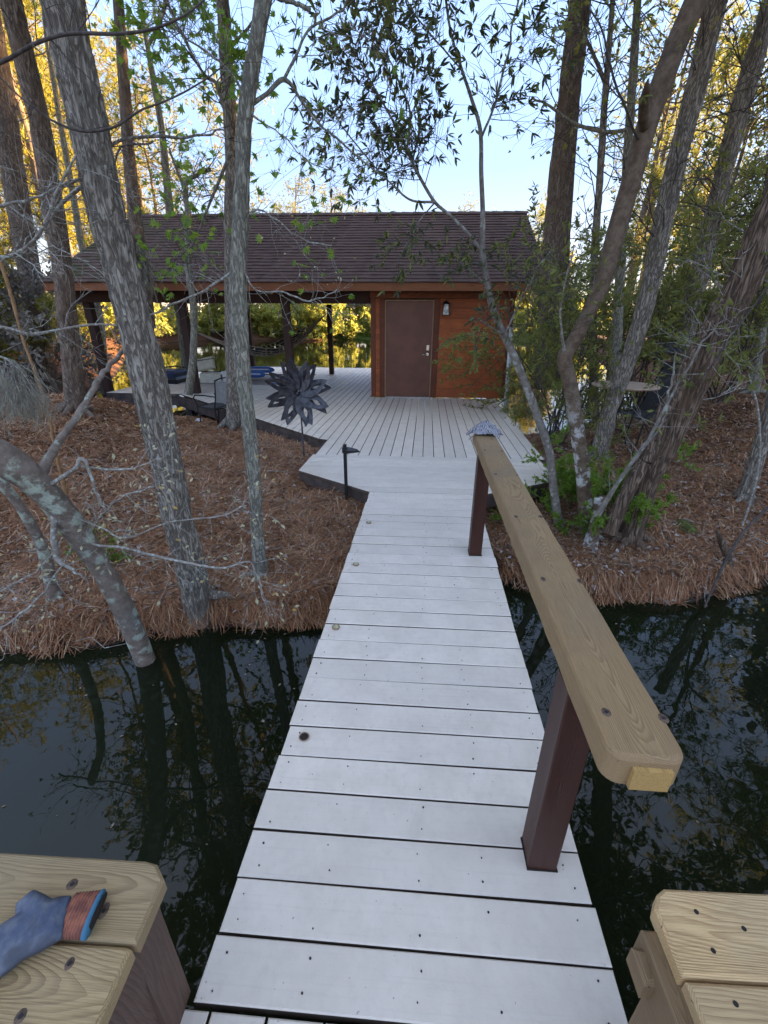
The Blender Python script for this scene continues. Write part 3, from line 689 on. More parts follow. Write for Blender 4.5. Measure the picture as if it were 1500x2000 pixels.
o = link('leg', me, MAT['apron']); o.location = (0.575, 0.445, 0.275); o.rotation_euler = (math.pi/2, 0, 0); P0(o, br)
me = MB().prism([(-.014, -.028), (.014, -.028), (.014, .028), (-.014, .028)], -.035, .02, .008).mesh('end_block')
o = link('end_block', me, MAT['apron']); o.location = (0.486, 0.455, 0.515); P0(o, br)
nb = MB()
for (px_, py_, z_) in ((1360, 1781, zB), (1393, 1857, zB), (1437, 1961, zB-.003), (1453, 1814, zB)):
    q = onz(px_, py_, z_); nb.tube([(q[0], q[1], z_-.004), (q[0], q[1], z_+.0009)], 0.0045, 9)
o = nb.build('screw_heads', MAT['nail']); o['kind'] = 'stuff'; P0(o, br)

# glove lying on the left bench: one skin with palm, thumb and fingers, ribbed cuff
def glove():
    zt = zA+.002
    def g(px, py, h): q = onz(px, py, zt+h); return q
    root = empty('work_glove', tuple(g(60, 1820, 0)), 'dirty blue rubber work glove with red ribbed cuff on the left bench', 'glove')
    mb = MB()
    def sweep(spec, sides=18):
        P = np.array([g(a, b, h) for a, b, h, w_, t_ in spec]); n = len(P)
        T = np.gradient(P, axis=0); T[:, 2] = 0; T /= np.linalg.norm(T, axis=1)[:, None]
        S = np.stack([-T[:, 1], T[:, 0], 0*T[:, 0]], 1)
        a = np.arange(sides)*2*math.pi/sides
        wd = np.array([s_[3] for s_ in spec])*1.22; th = np.array([s_[4] for s_ in spec])
        ca = np.sign(np.cos(a))*np.abs(np.cos(a))**0.8
        V = P[:, None, :]+wd[:, None, None]*ca[None, :, None]*S[:, None, :]+th[:, None, None]*np.sin(a)[None, :, None]*np.array([0, 0, 1.0])
        V = V.reshape(-1, 3)
        i = np.arange(n-1)[:, None]*sides; j = np.arange(sides)[None, :]; j2 = (j+1) % sides
        return V, np.stack([i+j, i+j2, i+sides+j2, i+sides+j], -1).reshape(-1, 4), n, sides
    def put(mb, spec):
        V, Qs, n, s_ = sweep(spec); b0 = mb.n; mb.addq(V-np.array(root.location), Qs)
        mb.Fo.append([b0+k for k in range(s_)][::-1]); mb.Fo.append([b0+(n-1)*s_+k for k in range(s_)])
    put(mb, [(132, 1789, .017, .030, .013), (112, 1795, .020, .034, .017), (85, 1808, .021, .036, .019), (50, 1822, .020, .037, .018), (10, 1850, .019, .039, .017), (-35, 1880, .018, .038, .015), (-70, 1905, .016, .034, .012)])
    put(mb, [(90, 1790, .024, .020, .014), (70, 1768, .026, .016, .013), (55, 1757, .024, .014, .012), (44, 1768, .020, .012, .010), (42, 1785, .015, .009, .008)])
    for k, (ox, oy, ln) in enumerate(((8, -35, 70), (0, -12, 85), (-8, 12, 80), (-16, 34, 62))):
        bx0, by0 = -50+ox, 1892+oy
        put(mb, [(bx0+20, by0-8, .018, .012, .011), (bx0-ln*.35, by0+ln*.2, .022, .0115, .011), (bx0-ln*.7, by0+ln*.45, .018, .011, .0105), (bx0-ln, by0+ln*.7, .012, .008, .008)])
    t = NT('blue_latex'); vv = t.coord(); n1 = t.noise(vv, 38.0, 5, 0.6); n2 = t.noise(vv, 14.0, 3)
    cc = t.mix(t.ramp(n1, 0.35, 0.7), (0.050, 0.075, 0.125), (0.12, 0.14, 0.165)); cc = t.mix(t.ramp(n2, 0.48, 0.62), cc, (0.045, 0.055, 0.075))
    t.base(cc, 0.55); t.bump(t.noise(vv, 60.0, 4), 0.5, 0.004)
    o = mb.build('glove_body', t.m, root, True)
    rm = o.modifiers.new('r', 'REMESH'); rm.mode = 'VOXEL'; rm.voxel_size = 0.0022; rm.use_smooth_shade = True
    sm = o.modifiers.new('s', 'SMOOTH'); sm.iterations = 6; sm.factor = 0.6
    mb = MB(); spec = []
    for k in range(49):
        u = k/48; rib = 0.0011*math.cos(u*48/3*2*math.pi/1.0*0.5)
        spec.append((131+u*50, 1787-u*2, .015-.002*u, .030+rib+.0025*u, .0125+rib))
    put(mb, spec)
    t = NT('red_ribbed_cuff'); vv = t.coord(); t.base(t.mix(t.ramp(t.noise(vv, 50.0, 5), 0.35, 0.7), (0.18, 0.062, 0.045), (0.38, 0.13, 0.075)), 0.9); t.bump(t.noise(vv, 400.0), 0.4, 0.001)
    mb.build('cuff', t.m, root, True)
    mb = MB(); put(mb, [(180, 1785, .0135, .0335, .0145), (183, 1784.8, .0135, .0345, .0148), (187.5, 1784.6, .0130, .0338, .0142)])
    t = NT('cyan_cuff_edge'); t.base((0.03, 0.16, 0.25), 0.85); mb.build('cuff_edge', t.m, root, True)
    mb = MB(); put(mb, [(188, 1784.6, .0130, .0300, .0105), (189.6, 1784.6, .0130, .0290, .0100)]); mb.build('cuff_shade_disc', MAT['hole'], root, True)  # dark disc closing the cuff end, inner shade put into its colour
glove()

# ------------------------------------------------------------------ cabin and roof
cab = empty('cabin', (0.58, 10.6, 0), 'small orange stained wooden cabin with brown door under the long roof', 'cabin')
HX0, HX1, HY0, HY1, HZ = -0.985, 2.145, 10.62, 14.4, 2.3
def part(mb, name, m, root, **k): 
    o = mb.build(name, m, None, **k); return P0(o, root)
def gboard(x0, x1, z0, z1, y, th, m, name, root, jig=0.0):     # board on the front wall, grain sideways
    me = MB().prism([(-(z1-z0)/2, -(x1-x0)/2), ((z1-z0)/2, -(x1-x0)/2), ((z1-z0)/2, (x1-x0)/2), (-(z1-z0)/2, (x1-x0)/2)], -th/2, th/2, 0.005).mesh(name)
    o = link(name, me, m)
    # local X -> world Z (up), local Y -> world X, local Z -> world Y
    o.matrix_world = Matrix(((0, 1, 0, (x0+x1)/2), (0, 0, 1, y+jig), (1, 0, 0, (z0+z1)/2), (0, 0, 0, 1)))
    o.parent = root; o.matrix_parent_inverse = Matrix.Translation(root.location).inverted(); return o
def vboard(x0, x1, z0, z1, y, th, m, name, root):
    me = MB().prism([(-(x1-x0)/2, -(z1-z0)/2), ((x1-x0)/2, -(z1-z0)/2), ((x1-x0)/2, (z1-z0)/2), (-(x1-x0)/2, (z1-z0)/2)], -th/2, th/2, 0.004).mesh(name)
    o = link(name, me, m)
    o.matrix_world = Matrix(((1, 0, 0, (x0+x1)/2), (0, 0, -1, y), (0, 1, 0, (z0+z1)/2), (0, 0, 0, 1)))
    o.parent = root; o.matrix_parent_inverse = Matrix.Translation(root.location).inverted(); return o
part(MB().box(((HX0+HX1)/2, (HY0+HY1)/2+.03, 1.13), (HX1-HX0-.06, HY1-HY0-.06, 2.26)), 'core_wall', MAT['under'], cab)
DX0, DX1, DZ = -0.665, 0.41, 2.085
vboard(HX0, HX0+.10, 0.005, 2.11, HY0-.012, .05, MAT['trim'], 'corner_trim', cab)
vboard(DX0-.12, DX0-.0, 0.005, 2.11, HY0-.012, .05, MAT['trim'], 'door_trim', cab)
vboard(DX1, DX1+.13, 0.005, 2.11, HY0-.012, .05, MAT['trim'], 'door_trim', cab)
vboard(HX1-.10, HX1, 0.005, 2.11, HY0-.012, .05, MAT['trim'], 'corner_trim', cab)
gboard(HX0-.01, HX1+.01, 2.113, 2.30, HY0-.016, .06, MAT['trim'], 'top_trim', cab)
k = 0; z = 0.01
while z < 2.10:
    h_ = 0.213
    zt = min(z+h_, 2.108)
    gboard(DX1+.132, HX1-.102, z+.003, zt-.003, HY0-.002, .036, MAT['siding'], 'siding_board', cab, R.uniform(-.002, .002))
    z += h_; k += 1
z = 0.01
while z < 2.10:
    zt = min(z+.1065, 2.108); gboard(HX0+.102, DX0-.122, z+.002, zt-.002, HY0-.002, .034, MAT['siding'], 'siding_board', cab, R.uniform(-.002, .002)); z += .1065
z = 0.01
while z < 2.10:                            # right and left side walls
    zt = min(z+.213, 2.108)
    for X_ in (HX0+.012, HX1-.012):
        me = MB().prism([(-.1035, -1.86), (.1035, -1.86), (.1035, 1.86), (-.1035, 1.86)], -.017, .017, .005).mesh('siding_board')
        o = link('siding_board', me, MAT['siding']); o.matrix_world = Matrix(((0, 0, 1, X_), (0, 1, 0, 12.5), (1, 0, 0, (z+zt)/2), (0, 0, 0, 1)))
        o.parent = cab; o.matrix_parent_inverse = Matrix.Translation(cab.location).inverted()
    z += .213
fr = part(MB().box((DX0+.013, HY0-.025, DZ/2), (.026, .07, DZ)).box((DX1-.013, HY0-.025, DZ/2), (.026, .07, DZ)).box(((DX0+DX1)/2, HY0-.025, DZ-.013), (DX1-DX0-.054, .07, .026)), 'door_frame', MAT['jamb'], cab)
part(MB().box(((DX0+DX1)/2, HY0-.05, .012), (DX1-DX0-.054, .10, .020)), 'threshold', MAT['alu'], cab)
dr = part(MB().prism([(DX0+.030, HY0-.045), (DX1-.030, HY0-.045), (DX1-.030, HY0-.005), (DX0+.030, HY0-.005)], .026, DZ-.030, .002), 'door', MAT['door'], cab)
q = atY(832, 692, HY0-.05); q2 = atY(836.5, 680, HY0-.05)
mb = MB().tube([(q[0]+.03, HY0-.045, q[2]), (q[0]+.03, HY0-.062, q[2])], .031, 14).tube([(q[0]+.03, HY0-.06, q[2]), (q[0]+.03, HY0-.10, q[2])], .011, 8).tube([(q[0]+.035, HY0-.098, q[2]), (q[0]-.06, HY0-.10, q[2]-.004), (q[0]-.075, HY0-.095, q[2]-.006)], .009, 8)
o = mb.build('handle', MAT['steel'], dr)
mb = MB().prism([(-.036, -.06), (.036, -.06), (.036, .06), (-.036, .06)], 0, .03, .008)
me = mb.mesh('keypad'); o = link('keypad_lock', me, MAT['steel']); o.matrix_world = Matrix(((1, 0, 0, q[0]+.035), (0, 0, -1, HY0-.046), (0, 1, 0, q2[2]+.01), (0, 0, 0, 1)))
o.parent = dr
kp = o
mb = MB()
for a_ in range(2):
    for b_ in range(4): mb.ball((q[0]+.035-.013+.026*a_, HY0-.077, q2[2]+.045-.022*b_), .0065, 6, 4)
mb.build('keypad_button', MAT['black'], dr)
# lantern
q = atY(871, 603, 10.5)
ln = empty('wall_lantern', (q[0], 10.5, q[2]), 'small black wall lantern with pale glass right of the cabin door, unlit', 'lantern')
lb = MB()
for s1_ in (-1, 1):
    for s2_ in (-1, 1): lb.bar((.048*s1_, .048*s2_, .09), (.068*s1_, .068*s2_, -.12), .009, .009)
lb.box((0, 0, -.125), (.155, .155, .016)).box((0, 0, .095), (.115, .115, .012))
lb.add([(-.085, -.085, .10), (.085, -.085, .10), (.085, .085, .10), (-.085, .085, .10), (0, 0, .16)], [(0, 1, 4), (1, 2, 4), (2, 3, 4), (3, 0, 4), (3, 2, 1, 0)])
lb.ball((0, 0, .17), .013, 8, 5).box((0, .085, .06), (.09, .022, .16)).bar((0, .08, .12), (0, .0, .15), .014, .014)
lb.build('frame', MAT['black'], ln)
gb = MB(); gb.add([(-.043, -.043, .088), (.043, -.043, .088), (.043, .043, .088), (-.043, .043, .088), (-.062, -.062, -.116), (.062, -.062, -.116), (.062, .062, -.116), (-.062, .062, -.116)], [(0, 1, 2, 3), (4, 7, 6, 5), (0, 4, 5, 1), (1, 5, 6, 2), (2, 6, 7, 3), (3, 7, 4, 0)])
gb.build('glass', MAT['glassw'], ln)

# roof structure: posts, beams, rafters, shingle courses
rf = empty('boathouse_roof', (-3, 13, 0), 'long purple brown shingled roof on dark posts over deck and slip', 'roof')
EY0, EY1, RYc, EZ, RZ = 10.0, 16.0, 13.0, 2.395, 4.125
RX1 = 2.62; RXL = -7.35; EXL = -8.0
def post(x, y, z0=0.0, z1=2.12, wd=.165):
    me = MB().prism([(-wd/2, -(z1-z0)/2), (wd/2, -(z1-z0)/2), (wd/2, (z1-z0)/2), (-wd/2, (z1-z0)/2)], -wd/2, wd/2, .006).mesh('post')
    o = link('post', me, MAT['post']); o.matrix_world = Matrix(((1, 0, 0, x), (0, 0, -1, y), (0, 1, 0, (z0+z1)/2), (0, 0, 0, 1)))
    o.parent = rf; o.matrix_parent_inverse = Matrix.Translation(rf.location).inverted(); return o
post(-5.33, 10.75); post(-2.93, 10.75); post(-2.74, 15.2, wd=.15); post(-5.42, 15.2, wd=.15); post(-7.72, 10.95, -1.1, wd=.17); post(-7.7, 15.2, -1.1); post(1.8, 15.2)
def beam(a, b, wd, th, m, name):
    a = Vector(a); b = Vector(b); L_ = (b-a).length
    me = MB().prism([(-wd/2, -L_/2), (wd/2, -L_/2), (wd/2, L_/2), (-wd/2, L_/2)], -th/2, th/2, .004).mesh(name)
    o = link(name, me, m); yv = (b-a).normalized(); zv = Vector((0, 0, 1)) if abs(yv.z) < .9 else Vector((0, 1, 0)); xv = yv.cross(zv).normalized(); zv = xv.cross(yv)
    mw = Matrix((xv, yv, zv)).transposed().to_4x4(); mw.translation = (a+b)/2; o.matrix_world = mw
    o.parent = rf; o.matrix_parent_inverse = Matrix.Translation(rf.location).inverted(); return o
beam((-7.9, 10.78, 2.165), (HX0-.03, 10.78, 2.165), .14, .28, MAT['post'], 'header_beam')
beam((-7.9, 15.2, 2.26), (2.3, 15.2, 2.26), .14, .22, MAT['post'], 'header_beam')
beam((EXL+.05, EY0+.02, 2.302), (RX1-.03, EY0+.02, 2.302), .036, .15, MAT['fascia'], 'fascia_board')
beam((EXL+.05, EY1-.02, 2.302), (RX1-.03, EY1-.02, 2.302), .036, .15, MAT['fascia'], 'fascia_board')
beam((RX1-.05, EY0+.05, 2.33), (RX1-.05, RYc, RZ-.075), .036, .14, MAT['fascia'], 'rake_board')
beam((RX1-.05, EY1-.05, 2.33), (RX1-.05, RYc, RZ-.075), .036, .14, MAT['fascia'], 'rake_board')
beam((EXL+.02, EY0+.1, 2.302), (EXL+.02, EY1-.1, 2.302), .036, .15, MAT['fascia'], 'fascia_board')
for k in range(24):
    x_ = -7.3+k*0.45
    if x_ > 2.5: break
    for ey, sg in ((EY0+.08, 1), (EY1-.08, -1)): beam((x_, ey, EZ-.10), (x_, RYc, RZ-.17), .04, .12, MAT['post'], 'rafter')
part(MB().add if False else MB().box((-3.3, 13, 2.36), (0.01, 0.01, 0.01)), 'tie_plate', MAT['post'], rf)
# roof deck panels under the shingles
def slab(pts, name, m, th=.03):
    P = np.array(pts, float); n = len(P); nrm = np.cross(P[1]-P[0], P[2]-P[0]); nrm /= np.linalg.norm(nrm)
    if nrm[2] < 0: nrm = -nrm
    V = np.concatenate([P, P-nrm*th]); f = [tuple(range(n)), tuple(range(2*n-1, n-1, -1))]+[(i_, n+i_, n+(i_+1) % n, (i_+1) % n) for i_ in range(n)]
    mb = MB(); mb.add(V, f); return part(mb, name, m, rf)
slab([(EXL, EY0, EZ-.01), (RX1, EY0, EZ-.01), (RX1, RYc, RZ-.01), (RXL, RYc, RZ-.01)], 'roof_panel', MAT['under'])
slab([(EXL, EY1, EZ-.01), (RX1, EY1, EZ-.01), (RX1, RYc, RZ-.01), (RXL, RYc, RZ-.01)], 'roof_panel', MAT['under'])
slab([(EXL, EY0, EZ-.01), (EXL, EY1, EZ-.01), (RXL, RYc, RZ-.01)], 'roof_panel', MAT['under'])
# gable infill at the right end
def courses(ncs, A0, A1, B0, B1):
    """A0-A1 eave line, B0-B1 ridge line"""
    A0, A1, B0, B1 = [np.array(p, float) for p in (A0, A1, B0, B1)]
    nrm = np.cross(A1-A0, B0-A0); nrm /= np.linalg.norm(nrm); nrm = nrm if nrm[2] > 0 else -nrm
    for k in range(ncs):
        f0, f1 = k/ncs, min(1, (k+1.25)/ncs)
        L0, L1 = A0+(B0-A0)*f0, A1+(B1-A1)*f0; U0, U1 = A0+(B0-A0)*f1, A1+(B1-A1)*f1
        ln_ = np.linalg.norm(L1-L0); nt = max(2, int(ln_/0.17)); mb = MB()
        cuts = np.sort(np.clip(np.arange(nt+1)/nt+np.array([0]+[R.uniform(-.3, .3)/nt for _ in range(nt-1)]+[0]), 0, 1))
        wob = 0.006*math.sin(k*1.7)
        for a, b in zip(cuts[:-1], cuts[1:]):
            h_ = R.choice((.017, .019, .021, .024)); dr_ = R.uniform(-.008, .008)
            dn = (L0-U0)/np.linalg.norm(L0-U0)*(dr_+wob)
            p0 = L0+(L1-L0)*a+dn; p1 = L0+(L1-L0)*b+dn; u0 = U0+(U1-U0)*a; u1 = U0+(U1-U0)*b
            mb.add([p0, p1, p1+nrm*h_, p0+nrm*h_, u1+nrm*.002, u0+nrm*.002], [(0, 1, 2, 3), (3, 2, 4, 5), (0, 3, 5), (1, 4, 2)])
        part(mb, 'shingle_course', MAT['shingle'], rf)
ov = .035
courses(24, (EXL-.03, EY0-ov, EZ-.015), (RX1+.03, EY0-ov, EZ-.015), (RXL, RYc, RZ), (RX1+.03, RYc, RZ))
courses(14, (RX1+.03, EY1+ov, EZ-.015), (EXL-.03, EY1+ov, EZ-.015), (RX1+.03, RYc, RZ), (RXL, RYc, RZ))
courses(20, (EXL-.035, EY1, EZ-.01), (EXL-.035, EY0, EZ-.01), (RXL, RYc+.02, RZ), (RXL, RYc-.02, RZ))
mb = MB()
n = 36
for k in range(n):
    x0 = RXL+(RX1+.03-RXL)*k/n; x1_ = RXL+(RX1+.03-RXL)*(k+1.15)/n
    for sg in (-1, 1): mb.add([(x0, RYc, RZ+.035), (x1_, RYc, RZ+.022), (x1_, RYc+sg*.15, RZ-.055), (x0, RYc+sg*.15, RZ-.045)], [(0, 1, 2, 3)])
part(mb, 'ridge_cap', MAT['shingle'], rf)
# little hooks and pegs hanging under the far beam
# ------------------------------------------------------------------ pipe beside the cabin
q = atY(990, 806, 9.6)
dp = empty('drain_pipe', (q[0], 9.6, q[2]), 'pale grey pipe standing beside the right corner of the cabin', 'pipe')
a = np.array(atY(988, 803, 9.6)); b = np.array(atY(999, 640, 9.9))
MB().tube([a-np.array(dp.location)-np.array([0, 0, .3]), b-np.array(dp.location)], .045, 12).build('pipe_run', MAT['pipe'], dp, True)
MB().tube([a-np.array(dp.location)+np.array([0, -.05, .75]), a-np.array(dp.location)+np.array([.12, .06, .75])], .012, 8).build('bracket', MAT['jamb'], dp)

# ------------------------------------------------------------------ hammock slung under the roof
def hammock():
    A = np.array([-5.25, 10.9, 1.42]); B = np.array([-2.82, 15.12, 1.86])
    root = empty('hammock', tuple((A+B)/2), 'dark knotted rope hammock slung between roof posts, sagging', 'hammock')
    o0 = np.array(root.location); n = 60
    side = np.cross(B-A, (0, 0, 1)); side /= np.linalg.norm(side)
    def pt(u, v_):
        wdt = 0.44*math.sin(math.pi*min(1, max(0, (u-.13)/.74)))**0.5 if .13 < u < .87 else 0
        c_ = A+(B-A)*u; sag = -1.12*4*u*(1-u)*(0.62+.38*4*u*(1-u))
        return c_+np.array([0, 0, sag*0.80+0.22*abs(v_)**2*(wdt/.44)])+side*wdt*v_
    net = MB(); us = np.linspace(.14, .86, 44)
    for v_ in np.linspace(-1, 1, 11): net.tube([pt(u, v_)-o0 for u in us], .010, 4, False)
    net.build('net', MAT['rope'], root)
    bands = MB()
    for k in range(0, 43):
        for vi in range(10):
            if (k+vi) % 2 == 0 or (k % 6 == 0):
                v0, v1 = -1+vi*.2, -1+(vi+1)*.2; u0, u1 = us[k], us[k+1]
                bands.add([pt(u0, v0)-o0, pt(u0, v1)-o0, pt(u1, v1)-o0, pt(u1, v0)-o0], [(0, 1, 2, 3)])
    bands.build('woven_band', MAT['sling'], root)
    cords = MB()
    for v_ in np.linspace(-1, 1, 11):
        cords.tube([pt(0.0, 0)-o0, pt(.14, v_)-o0], .013, 4, False); cords.tube([pt(1.0, 0)-o0, pt(.86, v_)-o0], .013, 4, False)
    cords.build('end_cords', MAT['rope'], root)
hammock()

# ------------------------------------------------------------------ pontoon boat in the slip
boat = empty('pontoon_boat', (-5.2, 13.7, -0.1), 'moored pontoon boat with beige floor and cream seats in the slip behind the deck', 'boat')
def bp(mb, name, m, **k): o = mb.build(name, m, boat, **k); return o
for s_ in (-1, 1): bp(MB().tube([(-1.45, .8*s_, -.30), (-1.25, .8*s_, -.38), (1.2, .8*s_, -.38), (1.5, .8*s_, -.25)], [.10, .24, .24, .06], 14), 'pontoon', MAT['alu'], smooth=True)
bp(MB().prism([(-1.5, -1.2), (1.5, -1.2), (1.5, 1.2), (-1.5, 1.2)], .02, .09, .01), 'floor', MAT['carpet'])
def P(px, py, Y): return np.array(atY(px, py, Y))-np.array(boat.location)
def seat_box(px0, px1, py0, py1, Y, dep, m, name, bev=.03):
    a = P(px0, py1, Y); b = P(px1, py0, Y)
    return bp(MB().prism([(a[0], a[1]), (b[0], a[1]), (b[0], a[1]+dep), (a[0], a[1]+dep)], min(a[2], .1), b[2], bev), name, m)
seat_box(392, 433, 729, 748, 12.75, .55, MAT['cream'], 'seat_base')
seat_box(433, 458, 726, 748, 12.75, .60, MAT['white'], 'console')
a = P(385, 722, 13.1); b = P(419, 698, 13.1)
mb = MB().prism([(-.27, -.18), (.27, -.18), (.27, .18), (-.27, .18)], -.05, .05, .035); me = mb.mesh('seat_back')
o = link('seat_back', me, MAT['cream'], boat); o.location = ((a[0]+b[0])/2, a[1], (a[2]+b[2])/2); o.rotation_euler = (math.radians(62), math.radians(-12), 0)
mb = MB().tube([P(386, 726, 13.1), P(383, 705, 13.1), P(418, 700, 13.1), P(424, 722, 13.1)], .014, 6).tube([P(392, 726, 12.9), P(470, 726, 12.9)], .014, 6).tube([P(470, 726, 12.9), P(473, 748, 12.9)], .014, 6)
bp(mb, 'grab_rail', MAT['black'])
bp(MB().box(P(458, 700, 13.2), (.07, .07, .34)).ball(P(452, 706, 13.2), .09), 'steering_wheel', MAT['black'])
seat_box(560, 600, 718, 738, 14.2, .4, MAT['cream'], 'seat_base')
bp(MB().tube([P(520, 716, 14.3), P(628, 716, 14.3)], .012, 6).tube([P(560, 716, 14.3), P(560, 735, 14.3)], .012, 6).tube([P(610, 716, 14.3), P(610, 735, 14.3)], .012, 6), 'grab_rail', MAT['alu'])
for nm, (pa, pb, py_, Y_, lab) in (('kayak_float', (480, 536, 722, 14.0, 'long bright blue float lying on the boat, upper of two')), ('kayak_float', (470, 518, 731, 13.5, 'darker blue float on the boat floor beside the beige seat'))):
    a = np.array(atY(pa, py_, Y_)); b = np.array(atY(pb, py_, Y_)); m0 = (a+b)/2; L_ = np.linalg.norm(b-a)/2
    e = empty(nm, tuple(m0), lab, 'float', 'blue floats on the boat')
    MB().tube([(-L_, 0, 0), (-L_*.85, 0, 0), (-L_*.3, 0, 0), (L_*.5, 0, 0), (L_*.9, 0, 0), (L_, 0, 0)], [.02, .07, .10, .10, .06, .02], 12).build('float_body', MAT['blue'], e, True)
    MB().bar((-L_*.7, -.10, .02), (L_*.7, -.10, .02), .01, .03).build('stripe', MAT['white'], e)
e = empty('jet_ski', tuple(atY(337, 735, 13.2)), 'dark navy covered jet ski beyond the left trunk of the deck', 'jet ski')
MB().prism([(-.42, -.5), (.38, -.5), (.42, .6), (0, .95), (-.42, .6)], -.25, .02, .06).build('hull', MAT['black'], e)
MB().prism([(-.34, -.45), (.30, -.45), (.34, .3), (-.34, .3)], .02, .20, .07).build('seat', MAT['navy'], e)
MB().tube([(-.3, .2, .24), (0, .25, .27), (.3, .2, .24)], .02, 6).build('handlebar', MAT['black'], e)
e = empty('blue_sandals', tuple(onz(534, 748, 0.0)), 'small blue folded stand on the deck left of the metal flower', 'stand')
MB().tube([(-.2, 0, .0), (-.08, .05, .14), (.1, 0, .12), (.18, 0, 0), (-.1, -.05, .0)], .012, 6).build('blue_frame', MAT['blue'], e)

# ------------------------------------------------------------------ metal flower spinner
def spinner():
    c0 = atY(585, 766, 6.0); gz0 = float(gz(c0[0], c0[1]))
    root = empty('metal_flower', (c0[0], c0[1], gz0), 'large dark grey metal flower wind spinner on a pole beside the deck', 'wind spinner')
    hz = c0[2]-gz0
    MB().tube([(0, 0, -.15), (0, 0, hz)], .012, 8).build('pole', MAT['iron'], root)
    MB().tube([(0, -.11, hz), (0, .08, hz)], .016, 10).ball((0, -.11, hz), .02).build('hub', MAT['iron'], root)
    def petal(ang, rad, y0, flip, wscale):
        n = 40; outer = []; inner = []
        for k in range(n):
            t_ = k/n*2*math.pi; s_ = (1-math.cos(t_))/2                     # 0 at root, 1 at tip
            up_ = t_ < math.pi
            w_ = (0.118 if up_ else -.078)*wscale*math.sin(math.pi*min(1, s_)**0.80)**0.8
            bend = 0.115*s_**2.2
            outer.append((0.035+s_*(rad-.035)-(.02 if up_ else 0)*math.sin(math.pi*s_), w_+bend-.01))
            si = 0.36+0.44*s_
            wi = (0.034 if up_ else -.022)*wscale*math.sin(math.pi*s_**0.85)**.8
            inner.append((0.035+si*(rad-.035), wi+.115*si**2.2+.005))
        # small hooked barb near the tip
        V = []; 
        ca, sa = math.cos(ang), math.sin(ang)
        for (r_, l_) in outer+inner:
            l2 = l_*flip; curl = -0.16*(l_/.12)*0.35*flip*0+ (-.10*(r_/rad)**2) + 0.34*l_*(1 if flip > 0 else -1)
            x_, z_ = r_*ca-l2*sa, r_*sa+l2*ca
            V.append((x_, y0+curl, z_))
        mb = MB(); mb.add(V, [(k, (k+1) % n, n+(k+1) % n, n+k) for k in range(n)])
        o = mb.build('petal', MAT['iron'], root); o.location = (0, 0, hz)
        md = o.modifiers.new('t', 'SOLIDIFY'); md.thickness = .004; md.offset = 0
    for k in range(8): petal(k*math.pi/4+.18, .44, -.09, 1, 1.0)
    for k in range(8): petal(k*math.pi/4+.40, .45, .05, -1, .9)
    return root
spinner()

# path light
q = atY(676, 948, 4.5)
e = empty('path_light', (q[0], 4.5, 0), 'low black path light with flat leaf shaped hood at the deck corner', 'path light')
MB().box((0, 0, .04), (.034, .034, .86)).build('stake', MAT['black'], e)
mb = MB(); mb.add([(-.02, -.05, .485), (.02, -.075, .488), (.13, -.03, .475), (.165, 0, .455), (.13, .03, .475), (.02, .075, .488), (-.02, .05, .485), (-.02, -.05, .45), (.02, -.07, .45), (.13, -.028, .455), (.162, 0, .45), (.13, .028, .455), (.02, .07, .45), (-.02, .05, .45)],
    [(0, 1, 2, 3, 4, 5, 6), (13, 12, 11, 10, 9, 8, 7)]+[(k, 7+k, 7+(k+1) % 7, (k+1) % 7) for k in range(7)])
mb.box((0, 0, .475), (.055, .055, .05))
o = mb.build('hood', MAT['black'], e); o.location = (0, 0, -.065)

# ------------------------------------------------------------------ furniture
def chair(loc, rz, label):
    e = empty('patio_chair', loc, label, 'chair', rz=rz)      # faces -X
    f = MB(); r = .013
    for s_ in (-1, 1):
        y = .25*s_
        f.tube([(-.24, y, 0), (-.20, y, .22), (-.24, y, .40), (-.23, y, .42)], r, 6)
        f.tube([(.24, y, 0), (.20, y, .40), (.26, y, .62), (.30, y, .92)], r, 6)
        f.tube([(.24, y, .62), (.0, y*1.12, .64), (-.22, y*1.12, .63), (-.27, y*1.1, .58), (-.22, y*1.1, .50), (-.21, y, .41)], r, 6)
        f.tube([(-.23, y, .41), (.20, y, .38)], r, 6)
    f.tube([(-.23, -.25, .41), (-.23, .25, .41)], r, 6); f.tube([(.20, -.25, .38), (.20, .25, .38)], r, 6)
    f.tube([(.30, -.25, .92), (.315, -.1, .95), (.315, .1, .95), (.30, .25, .92)], r, 6)
    f.build('frame', MAT['black'], e)
    MB().prism([(-.22, -.24), (.20, -.24), (.20, .24), (-.22, .24)], .395, .41, .004).build('seat', MAT['sling'], e)
    mb = MB().bar((.225, 0, .47), (.29, 0, .88), .43, .012); mb.build('backrest', MAT['slingl'], e)
    return e
q = onz(427, 826, -0.22); chair((q[0], q[1], float(gz(q[0], q[1]))+.0), -.35, 'black metal garden chair with grey mesh back below the deck edge on the straw')
q = onz(1228, 862, 0.0); tz = float(gz(q[0], q[1]))
e = empty('round_table', (q[0], q[1], tz), 'round tan patio table on thin black legs under the right trees', 'table')
ztop = atY(1222, 751, q[1])[2]-tz
ct = atY(1222, 751, q[1]); off = (ct[0]-q[0], 0)
n_ = 40
MB().tube([(off[0], 0, ztop-.03), (off[0], 0, ztop-.012), (off[0], 0, ztop)], [.44, .455, .445], n_).build('table_top', MAT['tabletop'], e)
for k in range(4):
    a_ = k*math.pi/2+.6; c_, s_ = math.cos(a_), math.sin(a_)
    MB().tube([(off[0]+.30*c_, .30*s_, ztop-.03), (off[0]+.22*c_, .22*s_, ztop*.6), (off[0]+.18*c_, .18*s_, ztop*.3), (off[0]+.36*c_, .36*s_, 0)], .013, 6).build('leg', MAT['black'], e)
